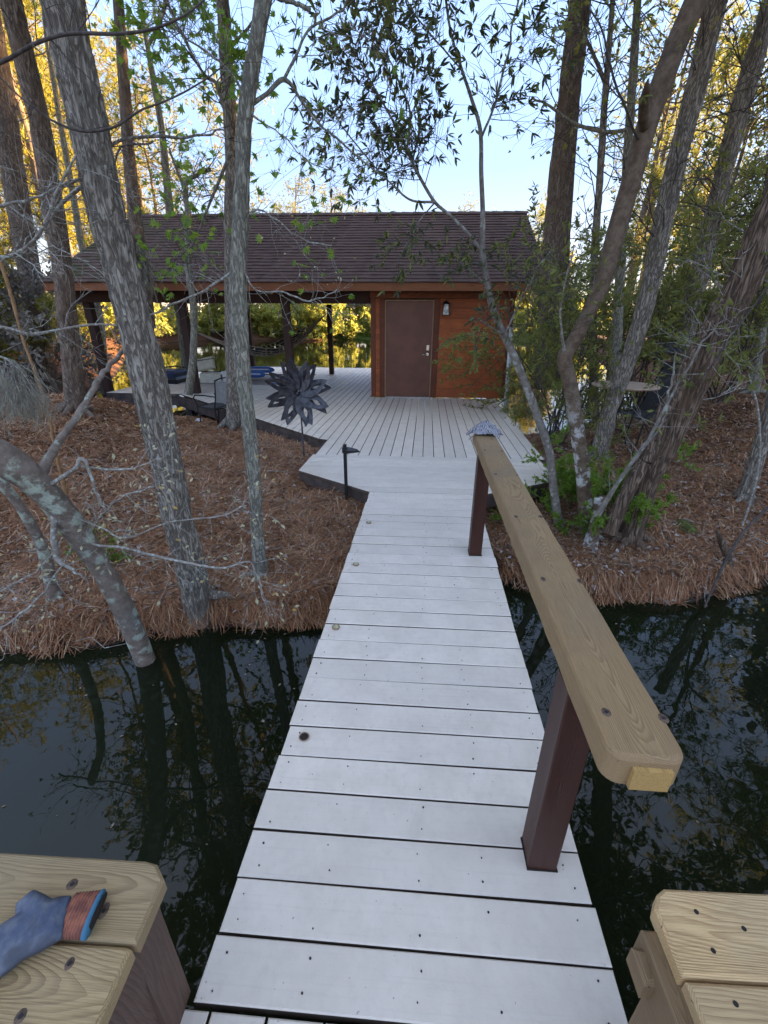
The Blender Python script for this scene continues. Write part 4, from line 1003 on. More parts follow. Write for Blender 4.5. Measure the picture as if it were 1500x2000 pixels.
MB().tube([(off[0]+.2*math.cos(a_), .2*math.sin(a_), ztop*.35) for a_ in np.linspace(0, 2*math.pi, 20)], .008, 5).build('ring', MAT['black'], e)
q2 = np.array([q[0]+.44, q[1]+.36]); cz = float(gz(*q2))+.05
e = empty('sling_chair', (q2[0], q2[1], cz), 'dark mesh sling chair standing behind the round table', 'chair', rz=.25)
a = 1.0
MB().tube([(.28, -.3, 1.15), (.1, -.3, .75), (-.02, -.3, .42), (-.45, -.3, .40), (-.5, -.3, .38)], .014, 6).tube([(.28, .3, 1.15), (.1, .3, .75), (-.02, .3, .42), (-.45, .3, .40), (-.5, .3, .38)], .014, 6).tube([(.28, -.3, 1.15), (.28, .3, 1.15)], .014, 6).tube([(.05, -.3, .62), (-.3, -.33, .62), (-.38, -.3, .4), (-.42, -.3, 0)], .013, 6).tube([(.05, .3, .62), (-.3, .33, .62), (-.38, .3, .4), (-.42, .3, 0)], .013, 6).tube([(0, -.3, .42), (.3, -.3, 0)], .013, 6).tube([(0, .3, .42), (.3, .3, 0)], .013, 6).build('frame', MAT['black'], e)
mb = MB(); pr = [(.27, 1.13), (.18, .93), (.10, .75), (.03, .56), (-.02, .43), (-.14, .405), (-.3, .40), (-.45, .405)]
mb.add([(x_, s_*.285, z_) for x_, z_ in pr for s_ in (-1, 1)], [(2*k, 2*k+1, 2*k+3, 2*k+2) for k in range(len(pr)-1)])
o = mb.build('sling', MAT['sling'], e); o.modifiers.new('t', 'SOLIDIFY').thickness = .006
a = np.array(atY(1268, 686, 8.3)); gzt = float(gz(a[0]+.4, 8.5))
e = empty('dark_shelter', (a[0]+.45, 8.6, gzt), 'dark grey tilted canopy on thin poles beyond the sling chair', 'canopy')
o0 = np.array([a[0]+.45, 8.6, gzt]); cs = [np.array(atY(px, py, Y_))-o0 for px, py, Y_ in ((1262, 689, 8.2), (1308, 688, 8.1), (1368, 676, 8.2), (1372, 663, 9.0), (1325, 667, 9.0), (1270, 677, 9.0))]
mb = MB(); mb.add(cs, [(0, 1, 4, 5), (1, 2, 3, 4)]); o = mb.build('canopy', MAT['sling'], e); o.modifiers.new('t', 'SOLIDIFY').thickness = .02
for k in (0, 2, 3, 5): MB().tube([tuple(cs[k]), (cs[k][0]*.95, cs[k][1]*.9, 0)], .012, 6).build('pole', MAT['black'], e)
q = onz(388, 816, -.2)
mb = MB(); rr = MB().ball((0, 0, 0), .07, 12, 8, (1.3, .8, .7)); V = np.concatenate(rr.V); V = V*(1+.5*(fbm(V[:, 0]*30+9, V[:, 1]*30, V[:, 2]*30, 2)-.5))[:, None]; rr.V = [V]
tag(rr.build('plastic_bag', MAT['litter'], loc=(q[0], q[1], float(gz(q[0], q[1]))+.03)), 'small crumpled white plastic scrap beside the trunk near the deck', 'litter')
#PART3
# ------------------------------------------------------------------ vegetation tools
def hit(px, py):                              # first ground point towards (px, py)
    d = ray(px, py); ts = np.linspace(1.5, 40, 1500); Pn = CAM+ts[:, None]*d
    below = Pn[:, 2] < gz(Pn[:, 0], Pn[:, 1])
    k = int(np.argmax(below)) if below.any() else len(ts)-1
    return Pn[k]
def catmull(P, n):
    P = np.array(P, float); m = len(P)
    if m == 2: return P[0]+(P[1]-P[0])*np.linspace(0, 1, n)[:, None]
    Q = np.vstack([2*P[0]-P[1], P, 2*P[-1]-P[-2]]); t_ = np.linspace(0, m-1-1e-6, n); i_ = t_.astype(int); f = (t_-i_)[:, None]
    a, b, c, d = Q[i_], Q[i_+1], Q[i_+2], Q[i_+3]
    return 0.5*((2*b)+(-a+c)*f+(2*a-5*b+4*c-d)*f*f+(-a+3*b-3*c+d)*f**3)
def pxpath(spec, n, Y0=None, dY=0.0):
    """spec rows (px, py, width_px[, Y])"""
    m = len(spec); rows = []
    for k, s_ in enumerate(spec):
        Y_ = s_[3] if len(s_) > 3 else Y0+dY*k/(m-1)
        p = atY(s_[0], s_[1], Y_); rows.append((*p, s_[2]/2*zc(p)/F))
    pp = np.array([[s_[0], s_[1]] for s_ in spec], float); tg_ = np.gradient(pp, axis=0); tg_ = np.abs(tg_)
    fac = tg_.max(1)/np.hypot(tg_[:, 0], tg_[:, 1])/np.sqrt(1+((pp[:, 0]-750)/F)**2)**1.0
    rows = np.array(rows); rows[:, 3] *= fac*.98
    r = catmull(rows, n); return r[:, :3], np.maximum(r[:, 3], .001)
def frames(P):
    T = np.gradient(P, axis=0); T /= np.linalg.norm(T, axis=1)[:, None]
    av = T.mean(0); ref = np.array([0, 1.0, 0]) if abs(av[1]) < .8 else np.array([1.0, 0, 0])
    U = np.cross(T, ref); U /= np.linalg.norm(U, axis=1)[:, None]; return T, U, np.cross(T, U)
def hero(P, r, sides, amp=0.012, fu=22, fv=9.0, seed=1, kind='oak'):
    """trunk with real ridges; P centre line, r radii"""
    n = len(P); T, U, W = frames(P); a = np.arange(sides)*2*math.pi/sides
    L_ = np.concatenate([[0], np.cumsum(np.linalg.norm(np.diff(P, axis=0), axis=1))])
    A, S = np.meshgrid(a, L_); nu = A/(2*math.pi)
    wob = 0.9*(vnoise(nu*8, S*3, 0, seed+7, 8)-0.5)
    if kind == 'smooth':
        h = 0.3*(vnoise(nu*6, S*4, 0, seed, 6)-.5)+.08*(vnoise(nu*30, S*20, 0, seed+3, 30)-.5)
    else:
        r1 = 1-np.abs(2*vnoise(nu*fu+wob, S*fv, 0, seed, fu)-1)
        r2 = 1-np.abs(2*vnoise(nu*fu*2+wob*1.5, S*fv*2.2, 0, seed+2, fu*2)-1)
        h = 1.0*r1**1.4+0.45*r2-0.7+.5*(vnoise(nu*5, S*2.5, 0, seed+9, 5)-.5)
        if kind == 'plate': h = np.clip(h, -.6, .25)*1.3
    Rr = r[:, None]+amp*h*np.clip(r[:, None]/.06, .3, 1.2)
    V = P[:, None, :]+Rr[..., None]*(np.cos(A)[..., None]*U[:, None, :]+np.sin(A)[..., None]*W[:, None, :])
    i = np.arange(n-1)[:, None]*sides; j = np.arange(sides)[None, :]; j2 = (j+1) % sides
    Q = np.stack([i+j, i+j2, i+sides+j2, i+sides+j], -1).reshape(-1, 4)
    return V.reshape(-1, 3), Q
# leaf templates: (verts, tris) length 1 along +Y
LANCE = (np.array([(0, 0, 0), (.11, .35, .02), (.10, .65, .01), (0, 1, -.05), (-.10, .65, .01), (-.11, .35, .02)]), np.array([(0, 1, 5), (1, 2, 4), (1, 4, 5), (2, 3, 4)]))
OVAL = (np.array([(0, 0, 0), (.26, .45, .05), (0, 1, -.04), (-.26, .45, .05)]), np.array([(0, 1, 2), (0, 2, 3)]))
_st = [(0, 0, 0)]
for _k in range(5):
    _a = math.radians(-72+36*_k*1.0); _b = _a+math.radians(18)
    _st.append((math.sin(_a)*.85*(1 if _k in (1, 2, 3) else .8), .28+math.cos(_a)*.72, .05*(_k % 2)))
    if _k < 4: _st.append((math.sin(_b)*.34, .28+math.cos(_b)*.30, -.02))
STAR = (np.array(_st), np.array([(0, k+2, k+1) for k in range(len(_st)-2)]))
NEEDLE = (np.array([(-.02, 0, 0), (.02, 0, 0), (0, 1, 0)]), np.array([(0, 1, 2)]))
BLADE = (np.array([(-.04, 0, 0), (.04, 0, 0), (.03, .5, .03), (-.03, .5, .03), (0, 1, .12)]), np.array([(0, 1, 2), (0, 2, 3), (3, 2, 4)]))
def leaves(tpl, P, D, S, rs, roll=1.0, droop=0.0):
    P = np.asarray(P, float); D = np.asarray(D, float).copy(); n = len(P)
    D[:, 2] -= droop; D /= np.linalg.norm(D, axis=1)[:, None]+1e-9
    rnd = rs.normal(size=(n, 3))*roll+np.array([0, 0, 1.0])
    X_ = np.cross(D, rnd); X_ /= np.linalg.norm(X_, axis=1)[:, None]+1e-9; Z_ = np.cross(X_, D)
    tv, tf = tpl; S = np.broadcast_to(np.asarray(S, float), (n,))
    V = P[:, None, :]+S[:, None, None]*(tv[None, :, 0:1]*X_[:, None, :]+tv[None, :, 1:2]*D[:, None, :]+tv[None, :, 2:3]*Z_[:, None, :])
    Fq = (tf[None]+(np.arange(n)*len(tv))[:, None, None]).reshape(-1, 3)
    return V.reshape(-1, 3), Fq
def whorls(pos, dirs, cnt, spread, rs):
    pos = np.repeat(np.array(pos), cnt, 0); d = np.repeat(np.array(dirs), cnt, 0)
    d = d/(np.linalg.norm(d, axis=1)[:, None]+1e-9)+rs.normal(size=d.shape)*spread
    return pos, d
def unit(v): return v/(np.linalg.norm(v)+1e-9)
def twig(mb, p, d, L_, r, rs, lvl, out, kids=3, jit=.35, trop=0.0, sides=3, n=5, tiponly=True):
    pts = [p]; dd = unit(d); st = L_/(n-1)
    for k in range(n-1):
        dd = unit(dd+rs.normal(size=3)*jit*.5+np.array([0, 0, trop])); pts.append(pts[-1]+dd*st)
    mb.tube(pts, np.linspace(r, r*.45, n), sides, False)
    if lvl > 0:
        for k in range(kids):
            f = rs.uniform(.25, 1.0); i_ = min(n-2, int(f*(n-1))); q = pts[i_]+(pts[i_+1]-pts[i_])*(f*(n-1)-i_)
            cd_ = unit(pts[i_+1]-pts[i_])+rs.normal(size=3)*.75
            twig(mb, q, cd_, L_*rs.uniform(.4, .7), r*.55, rs, lvl-1, out, kids, jit, trop, 3, n, tiponly)
    out.append((pts[-1], dd))
    if not tiponly and lvl == 0:
        for k in range(1, n-1): out.append((pts[k], dd))
def sprout(mb, path, rad, n, L_, rs, out, lvl=1, kids=3, jit=.4, trop=0.0, f0=.15, f1=1.0, bias=None, tiponly=True):
    for k in range(n):
        f = rs.uniform(f0, f1); i_ = min(len(path)-2, int(f*(len(path)-1))); p = path[i_]
        T = unit(path[i_+1]-path[i_]); d = unit(rs.normal(size=3)); d = unit(d-T*d.dot(T)*.8)+T*.6
        if bias is not None: d = d+np.array(bias)
        twig(mb, p, d, L_*rs.uniform(.5, 1.1), max(.0015, min(rad[i_]*.4, L_*.010)), rs, lvl, out, kids, jit, trop, tiponly=tiponly)
def foliage(root, name, tpl, out, cnt, size, spread, mat, rs, droop=0.0, stuff=False):
    if not out: return None
    P_, D_ = whorls([o_[0] for o_ in out], [o_[1] for o_ in out], cnt, spread, rs)
    V, Fq = leaves(tpl, P_, D_, size*rs.uniform(.6, 1.15, len(P_)), rs, droop=droop)
    o = link(name, npmesh(name, V-np.array(root.location), [Fq]), mat, root); o['kind'] = 'stuff'; return o

def near_tree(kind, label, cat, path, mat, Y0=None, dY=0.0, base=True, amp=.012, fu=22, fv=9.0, skin='oak', sides=96, n=260, group=None,
              branches=(), sprays=(), leaf=None, seed=1, flare=.35, broken=None, twigmat='twig', crown=0):
    """one near tree: trunk, branches, twigs, foliage"""
    rs = np.random.RandomState(seed)
    if Y0 is None:
        h_ = hit(path[0][0], path[0][1]); Y0 = h_[1]
    Pp, rr = pxpath(path, n, Y0, dY)
    if base:
        d0 = unit(Pp[0]-Pp[6]); d0 = unit(d0+np.array([0, 0, -.6])); ext = np.array([Pp[0]+d0*f for f in (.60, .30)]); Pp = np.vstack([ext, Pp]); rr = np.concatenate([[rr[0]*1.1, rr[0]*1.05], rr])
        L_ = np.concatenate([[0], np.cumsum(np.linalg.norm(np.diff(Pp, axis=0), axis=1))]); rr = rr*(1+flare*np.exp(-np.maximum(L_-.30, 0)/.14))
    ncut = len(Pp)
    if crown:
        pts = [Pp[-1]]; d_ = unit(Pp[-1]-Pp[-4]); 
        while pts[-1][2] < crown: d_ = unit(d_+np.array([0, 0, .06])+rs.normal(size=3)*.04); pts.append(pts[-1]+d_*.3)
        ex = np.array(pts[1:]); Pp = np.vstack([Pp, ex]); rr = np.concatenate([rr, np.linspace(rr[-1], max(.02, rr[-1]*.3), len(ex))])
    root = empty(kind, tuple(Pp[2] if base else Pp[0]), label, cat, group)
    o0 = np.array(root.location)
    V, Q = hero(Pp, rr, sides, amp, fu, fv, seed, skin)
    mb = MB(); mb.addq(V-o0, Q); mb.Fo.append([len(V)-sides+k for k in range(sides)])
    o = mb.build('trunk', MAT[mat], root, True)
    if base and rr[2] > .03:
        b0 = Pp[2]; r0 = rr[2]; na_ = rs.uniform(0, 6.28)
        for k in range(6):
            az = na_+k*1.05+rs.uniform(-.3, .3); L_ = r0*rs.uniform(2.2, 4.5); pts = []; c0 = b0+np.array([math.cos(az), math.sin(az), 0])*r0*.55
            for q_ in range(7):
                f_ = q_/6; az += rs.normal()*.12; p_ = c0+np.array([math.cos(az), math.sin(az), 0])*L_*f_
                g_ = float(gz(p_[0], p_[1])); pts.append((p_[0], p_[1], g_+r0*(.95*(1-f_)**2.6)-.012-.03*f_))
            if min(float(gz(q_[0], q_[1])) for q_ in pts) < WZ+.10: continue
            mb = MB().tube(np.array(pts)-o0, r0*np.array([.42, .36, .28, .21, .15, .11, .07]), 9); mb.build('surface_root', MAT[mat], root, True)
    tw = MB(); outs = []; allp = [(Pp, rr)]
    for b in branches:
        bp_, br_ = pxpath(b['p'], b.get('n', 40), b.get('Y', Y0), b.get('dY', 0.0))
        if b.get('snap', True):                     # start the branch on the trunk's own centre line
            i_ = int(np.argmin(np.linalg.norm(Pp-bp_[0], axis=1)))
            for (Pq, _) in allp[1:]:
                pass
            if np.linalg.norm(Pp[i_]-bp_[0]) < .5: bp_ = bp_+(Pp[i_]-bp_[0])*np.linspace(1, 0, len(bp_))[:, None]**1.5
        wig = (np.array([vnoise(np.arange(len(bp_))*.35, k*7.7, 0, seed+k) for k in range(3)]).T-.5)*b.get('wig', .03)
        bp_ = bp_+wig*np.linspace(0, 1, len(bp_))[:, None]
        V, Q = hero(bp_, br_, b.get('sides', 14), min(.004, float(br_.max())*.15), 8, 14, seed+3, 'smooth' if skin == 'smooth' else 'oak')
        mb = MB(); mb.addq(V-o0, Q); mb.build('branch', MAT[b.get('mat', mat)], root, True)
        allp.append((bp_, br_))
        if b.get('tw', 0): sprout(tw, bp_, br_, b['tw'], b.get('twL', .5), rs, outs if b.get('leafy', True) else [], b.get('lvl', 1), b.get('kids', 3), .4, b.get('trop', 0.0), b.get('f0', .15), 1.0, b.get('bias'))
    for s_ in sprays: sprout(tw, Pp, rr, s_['n'], s_['L'], rs, outs if s_.get('leafy', True) else [], s_.get('lvl', 1), s_.get('kids', 3), .4, s_.get('trop', 0), s_.get('f0', .2), s_.get('f1', 1), s_.get('bias'))
    if crown:
        cr_, crr = Pp[ncut:], rr[ncut:]; co = []
        for k in range(34):
            i_ = rs.randint(int(len(cr_)*.3), len(cr_)-1); az = rs.uniform(0, 6.28)
            twig(tw, cr_[i_], np.array([math.cos(az), math.sin(az), rs.uniform(.1, .9)]), rs.uniform(1.6, 3.8), crr[i_]*.4, rs, 3, co, 3, .4, .03, 4, 6, False)
        foliage(root, 'crown', OVAL, co, 4, .13, .8, MAT['midleaf'], rs, .3)
    if tw.n:
        tw.V = [v_-o0 for v_ in tw.V]; tw.build('twigs', MAT[twigmat], root)['kind'] = 'stuff'
    if leaf:
        for lf in (leaf if isinstance(leaf, list) else [leaf]):
            oo = outs if lf.get('keep', 1) >= 1 else [x_ for x_ in outs if rs.rand() < lf['keep']]
            foliage(root, lf.get('name', 'foliage'), lf['t'], oo, lf['c'], lf['s'], lf.get('sp', .6), MAT[lf['m']], rs, lf.get('droop', 0))
    root['_p'] = 0; del root['_p']
    return root, Pp, rr

LFD = dict(t=LANCE, c=6, s=.085, sp=.55, m='darkleaf', droop=.35)
LFM = dict(t=LANCE, c=8, s=.085, sp=.6, m='myrtle', droop=.05)
LFS = dict(t=STAR, c=3, s=.085, sp=.7, m='brightleaf', droop=.3)
BUD = dict(name='bud', t=OVAL, c=1, s=.022, sp=.3, m='bud', keep=.6)

# ---- left side
near_tree('oak_tree', 'big ridged oak trunk leaning left over the left bank, its foot beside the water', 'tree',
    [(388, 1188, 58), (372, 1110, 56), (345, 1000, 60), (322, 890, 62), (296, 760, 70), (262, 620, 70), (235, 520, 73), (205, 400, 78), (185, 310, 78), (160, 190, 80), (133, 70, 84), (112, -60, 90), (90, -200, 98)],
    'oakbark', dY=-.15, amp=.016, fu=20, fv=7.5, sides=132, n=420, flare=.12, crown=10, seed=3,
    branches=[dict(p=[(210, 345, 12), (235, 290, 8), (300, 272, 6), (370, 268, 5), (440, 255, 3)], Y=2.9, tw=10, twL=.3, leafy=False),
              dict(p=[(168, 350, 14), (110, 400, 10), (70, 460, 9), (30, 500, 8), (-30, 498, 9)], Y=2.9, mat='twigpale', tw=8, twL=.25, leafy=False)], twigmat='twig')
near_tree('oak_tree', 'slender lichened grey tree by the water between the big oak and the boardwalk', 'tree',
    [(509, 1128, 30), (503, 1050, 26), (498, 960, 25), (490, 870, 28), (478, 760, 30), (468, 640, 34), (466, 540, 33), (470, 430, 32), (474, 330, 30), (478, 240, 30), (488, 160, 30), (503, 70, 30), (518, -20, 32), (535, -140, 34)],
    'oakbark2', dY=.0, amp=.008, fu=13, fv=11, sides=84, n=400, flare=.2, crown=10, seed=5, twigmat='twigpale',
    branches=[dict(p=[(482, 206, 12), (520, 180, 10), (556, 152, 9), (585, 185, 7), (612, 225, 6), (650, 262, 5), (705, 310, 4), (745, 345, 3)], Y=3.15, dY=.4, tw=22, twL=.42, f0=.4, trop=-.03),
              dict(p=[(556, 152, 7), (580, 105, 6), (606, 55, 6), (640, 38, 5), (668, 18, 5), (690, -20, 4)], Y=3.25, snap=False, tw=14, twL=.35),
              dict(p=[(606, 20, 9), (575, 5, 8), (530, -8, 9)], Y=3.25, snap=False, tw=3, twL=.3),
              dict(p=[(484, 205, 7), (520, 235, 4), (560, 265, 3), (600, 310, 2.4), (645, 335, 1.6)], Y=3.1, tw=16, twL=.3, trop=-.02),
              dict(p=[(466, 520, 8), (430, 548, 6), (385, 575, 5), (330, 598, 4.5), (250, 636, 4)], Y=3.15, mat='twigpale', tw=16, twL=.28, leafy=False),
              dict(p=[(470, 500, 6), (500, 565, 4), (560, 572, 3.5), (600, 588, 3), (630, 580, 2.5), (660, 568, 2)], Y=3.1, mat='twigpale', tw=18, twL=.28),
              dict(p=[(478, 440, 6), (505, 410, 4), (545, 430, 3), (590, 465, 2.5), (650, 482, 2)], Y=3.2, mat='twigpale', tw=16, twL=.3),
              dict(p=[(470, 180, 8), (440, 128, 6), (400, 95, 5), (350, 60, 4), (300, 20, 3.5)], Y=3.1, tw=20, twL=.35)],
    leaf=[dict(BUD), dict(t=STAR, c=2, s=.05, sp=.8, m='brightleaf', keep=.22, droop=.3)])
near_tree('oak_tree', 'grey trunk just behind the slender lichened tree, its foot beside the garden chair', 'tree',
    [(460, 836, 38), (458, 760, 33), (455, 660, 31), (453, 540, 30), (452, 430, 29), (454, 330, 28), (449, 220, 27), (441, 120, 26), (438, 40, 26), (430, -60, 26)],
    'oakbark', dY=-.3, amp=.010, fu=18, fv=6, sides=72, n=220, flare=.3, crown=13, seed=8,
    branches=[dict(p=[(452, 270, 10), (425, 170, 8), (395, 140, 7), (352, 62, 6), (322, -10, 5)], Y=6.3, tw=26, twL=.7, lvl=2),
              dict(p=[(444, 100, 10), (470, 70, 7), (510, 20, 6), (520, -30, 6)], Y=6.6, tw=10, twL=.7),
              dict(p=[(450, 300, 8), (400, 420, 5), (380, 470, 4), (350, 500, 3)], Y=6.3, tw=20, twL=.6, lvl=1)],
    leaf=[dict(t=STAR, c=2, s=.10, sp=.8, m='brightleaf', keep=.8, droop=.3)])
# big leaning lichened tree in the water
TL, _, _ = near_tree('leaning_tree', 'smooth lichen patched trunk leaning left out of the dark water, bottom left bank', 'tree',
    [(282, 1285, 44, 2.36), (262, 1235, 48, 2.33), (232, 1170, 52, 2.28), (196, 1105, 56, 2.22), (155, 1045, 70, 2.15), (110, 985, 80, 2.07), (66, 940, 92, 2.0), (20, 905, 104, 1.94), (-50, 860, 96, 1.86), (-140, 800, 108, 1.8)],
    'smooth', amp=.007, skin='smooth', sides=72, n=240, flare=.12, seed=12, twigmat='twigpale',
    branches=[dict(p=[(64, 938, 36, 2.03), (92, 890, 26, 2.15), (118, 850, 21, 2.3), (150, 808, 18, 2.45), (180, 760, 16, 2.6), (208, 720, 14, 2.75), (242, 682, 12, 2.9)], sides=28, n=90, wig=.02, mat='smooth', tw=3, twL=.2, leafy=False),
              dict(p=[(92, 950, 14), (150, 912, 12), (165, 895, 10), (180, 930, 8), (192, 970, 7), (205, 998, 5)], Y=2.05, mat='twigpale', tw=8, twL=.18),
              dict(p=[(160, 912, 6), (240, 918, 5), (290, 905, 3), (330, 885, 2)], Y=2.1, snap=False, mat='twigpale', tw=14, twL=.2),
              dict(p=[(110, 975, 12), (118, 1030, 14), (115, 1090, 14), (135, 1110, 10), (160, 1125, 6)], Y=2.0, mat='twigpale', tw=10, twL=.2),
              dict(p=[(170, 1060, 5), (200, 1075, 6), (250, 1078, 7), (300, 1090, 6.5), (370, 1105, 6), (440, 1115, 5), (490, 1100, 4), (505, 1130, 3.5), (515, 1170, 3), (530, 1175, 2)], Y=2.1, mat='twigpale', tw=26, twL=.24, lvl=1),
              dict(p=[(165, 1085, 5), (190, 1040, 5), (215, 1000, 5), (250, 970, 5), (300, 948, 5)], Y=2.05, mat='twigpale', tw=12, twL=.2),
              dict(p=[(150, 1110, 6), (100, 1170, 6), (50, 1205, 6), (-10, 1230, 6)], Y=1.9, mat='twigpale', tw=18, twL=.22),
              dict(p=[(150, 1070, 5), (90, 1130, 4), (30, 1150, 4), (-20, 1160, 4)], Y=1.95, mat='twigpale', tw=16, twL=.22),
              dict(p=[(110, 1000, 4), (190, 1030, 4), (240, 1050, 4), (330, 1020, 3), (420, 1010, 3), (480, 985, 2)], Y=2.1, mat='twigpale', tw=22, twL=.25)],
    leaf=[dict(BUD, s=.032, keep=.55), dict(name='leaf', t=OVAL, c=2, s=.03, sp=.9, m='bud', keep=.12)])
near_tree('leaning_tree', 'lichened trunk leaning behind the big water leaning trunk, far left bank', 'tree',
    [(102, 1150, 30, 2.75), (86, 1080, 28, 2.7), (58, 1020, 28, 2.65), (25, 970, 30, 2.6), (-20, 920, 44, 2.55), (-90, 850, 48, 2.5)], 'smooth', amp=.006, skin='smooth', sides=48, n=120, seed=14)
near_tree('pine_tree', 'brown barked pine trunk second from the left edge, leaning slightly left', 'tree',
    [(150, 805, 46), (142, 720, 42), (130, 610, 42), (118, 500, 43), (105, 410, 44), (88, 300, 45), (68, 200, 47), (42, 90, 49), (16, -20, 52), (-10, -120, 54)],
    'pinebark', dY=-.3, amp=.022, fu=11, fv=3.6, skin='plate', sides=84, n=260, flare=.2, crown=14, seed=21,
    sprays=[dict(n=14, L=.7, f0=.15, f1=.9, leafy=False, lvl=1, kids=4)], branches=[
      dict(p=[(100, 385, 9), (130, 360, 8), (190, 340, 7), (222, 322, 6), (240, 285, 5), (300, 278, 4)], Y=4.4, tw=10, twL=.4, leafy=False)])
near_tree('pine_tree', 'leftmost dark brown pine trunk with sunlit orange patches on its bark', 'tree',
    [(88, 740, 54), (78, 660, 50), (66, 580, 50), (52, 500, 50), (36, 400, 52), (20, 300, 54), (2, 180, 58), (-20, 60, 60), (-42, -60, 64)],
    'pinebark', dY=-.3, amp=.024, fu=12, fv=3.2, skin='plate', sides=84, n=240, flare=.2, crown=14, seed=22,
    sprays=[dict(n=14, L=.8, f0=.15, f1=.9, leafy=False, lvl=1, kids=4)])
near_tree('pine_tree', 'straight pine trunk rising behind the big oak over the roof', 'tree',
    [(290, 640, 30, 9.4), (282, 560, 28, 9.4), (271, 470, 27, 9.4), (261, 400, 26, 9.4), (252, 300, 24, 9.4), (245, 200, 23, 9.4), (238, 100, 22, 9.4), (231, 0, 21, 9.4), (225, -90, 20, 9.4)],
    'pinebark', amp=.02, fu=10, fv=3, skin='plate', sides=48, n=160, crown=19, seed=23, base=False,
    branches=[dict(p=[(268, 430, 6), (262, 470, 6), (275, 520, 5)], Y=9.2, tw=40, twL=.5, leafy=True, lvl=2, bias=(0, 0, -1.2), trop=-.2)],
    leaf=[dict(name='spanish_moss', t=NEEDLE, c=9, s=.16, sp=.35, m='mossgrey', droop=1.6)])
near_tree('sweetgum_tree', 'thin twin stemmed sweetgum beside the deck with fresh green leaves over the roof', 'tree',
    [(372, 815, 26), (366, 740, 19), (357, 660, 18), (347, 570, 17), (338, 480, 16), (330, 400, 16), (323, 320, 15), (314, 240, 13), (300, 160, 12), (288, 90, 10), (276, 20, 9), (268, -60, 8)],
    'oakbark2', dY=.2, amp=.007, fu=14, fv=7, sides=48, n=200, flare=.5, seed=31,
    branches=[dict(p=[(368, 770, 18), (378, 690, 15), (378, 600, 14), (368, 520, 13), (368, 440, 13), (362, 370, 11), (385, 340, 10), (410, 330, 8)], Y=8.3, sides=20, n=90, wig=.06, tw=40, twL=.8, lvl=1, f0=.25),
              dict(p=[(362, 375, 8), (345, 330, 6), (330, 290, 5)], Y=8.3, snap=False, tw=8, twL=.6),
              dict(p=[(288, 90, 9), (310, 50, 8), (325, 0, 8), (335, -40, 7)], Y=8.3, tw=12, twL=.7)],
    sprays=[dict(n=62, L=1.0, f0=.3, f1=1, lvl=2, kids=3)], leaf=[dict(LFS, s=.11, c=2, keep=.55)])
near_tree('sweetgum_tree', 'thin grey tree left of the dark deck post, foot at the deck tip', 'tree',
    [(208, 770, 24), (200, 700, 22), (192, 620, 22), (176, 540, 18), (158, 470, 16), (146, 400, 14), (132, 320, 13), (118, 240, 12), (105, 160, 11), (92, 80, 10), (84, 0, 9)],
    'oakbark2', dY=.1, amp=.006, fu=14, fv=6, sides=40, n=160, flare=.3, seed=33, sprays=[dict(n=30, L=.8, f0=.25, f1=1, lvl=1, kids=4)], leaf=[dict(LFS, s=.08, c=2, keep=.35)])
near_tree('sapling', 'tan and brown thin cane leaning across the far left straw slope', 'sapling',
    [(112, 895, 7, 3.6), (92, 800, 7, 3.6), (66, 720, 7, 3.6), (44, 660, 7, 3.6), (20, 570, 9, 3.6), (-10, 480, 10, 3.6)], 'cane', amp=.001, skin='smooth', sides=10, n=50, seed=35)
near_tree('sapling', 'pale lichened bare sapling branch crossing the left trunks at lantern height', 'sapling',
    [(-30, 632, 6, 3.2), (20, 642, 7, 3.2), (60, 652, 6, 3.2), (110, 645, 6, 3.2), (180, 634, 5, 3.2), (250, 637, 4, 3.2), (300, 645, 3, 3.2)], 'twigpale', amp=.001, skin='smooth', sides=10, n=60, base=False, seed=36,
    sprays=[dict(n=26, L=.35, leafy=False, lvl=1, kids=4)], twigmat='twigpale')
near_tree('dead_limb', 'dark crooked dead limb sweeping across the upper left in front of the trunks', 'branch',
    [(-60, 150, 12, 2.2), (10, 118, 10, 2.2), (70, 85, 9, 2.2), (135, 66, 8, 2.2), (230, 66, 7, 2.2), (300, 56, 6, 2.2), (360, 30, 5, 2.2), (405, -5, 4, 2.2)], 'twig', amp=.002, skin='smooth', sides=12, n=90, base=False, seed=37,
    branches=[dict(p=[(-20, 130, 7), (30, 180, 6), (85, 225, 6), (150, 256, 6), (215, 250, 6), (265, 222, 5), (330, 190, 4), (395, 152, 3.5), (450, 120, 2.5)], Y=2.2, snap=False, tw=14, twL=.25, leafy=False)],
    sprays=[dict(n=16, L=.3, leafy=False)])
near_tree('dead_limb', 'thin mossy bare limbs tangled at the left edge above the straw slope', 'branch',
    [(-40, 505, 12, 2.6), (20, 500, 10, 2.6), (65, 470, 9, 2.6), (95, 420, 8, 2.6), (108, 380, 7, 2.6), (150, 300, 5, 2.6)], 'twigpale', amp=.002, skin='smooth', sides=12, n=90, base=False, seed=38,
    branches=[dict(p=[(-40, 410, 9), (20, 398, 8), (80, 382, 6), (140, 352, 5), (200, 345, 4)], Y=2.7, snap=False, tw=16, twL=.3, leafy=False, mat='twigpale')],
    sprays=[dict(n=34, L=.45, leafy=False, kids=4)], twigmat='twigpale')
near_tree('moss_clump', 'grey spanish moss and pale twigs hanging at the left edge above the straw', 'moss',
    [(-30, 690, 8, 2.4), (10, 700, 6, 2.4), (28, 716, 5, 2.4), (20, 735, 3, 2.4)], 'twigpale', amp=.001, skin='smooth', sides=8, n=30, base=False, seed=39, twigmat='twigpale',
    sprays=[dict(n=34, L=.22, lvl=2, kids=3, bias=(0, 0, -.9), trop=-.25, f0=0)], leaf=[dict(name='moss_strand', t=NEEDLE, c=7, s=.07, sp=.6, m='mossgrey', droop=1.2)])

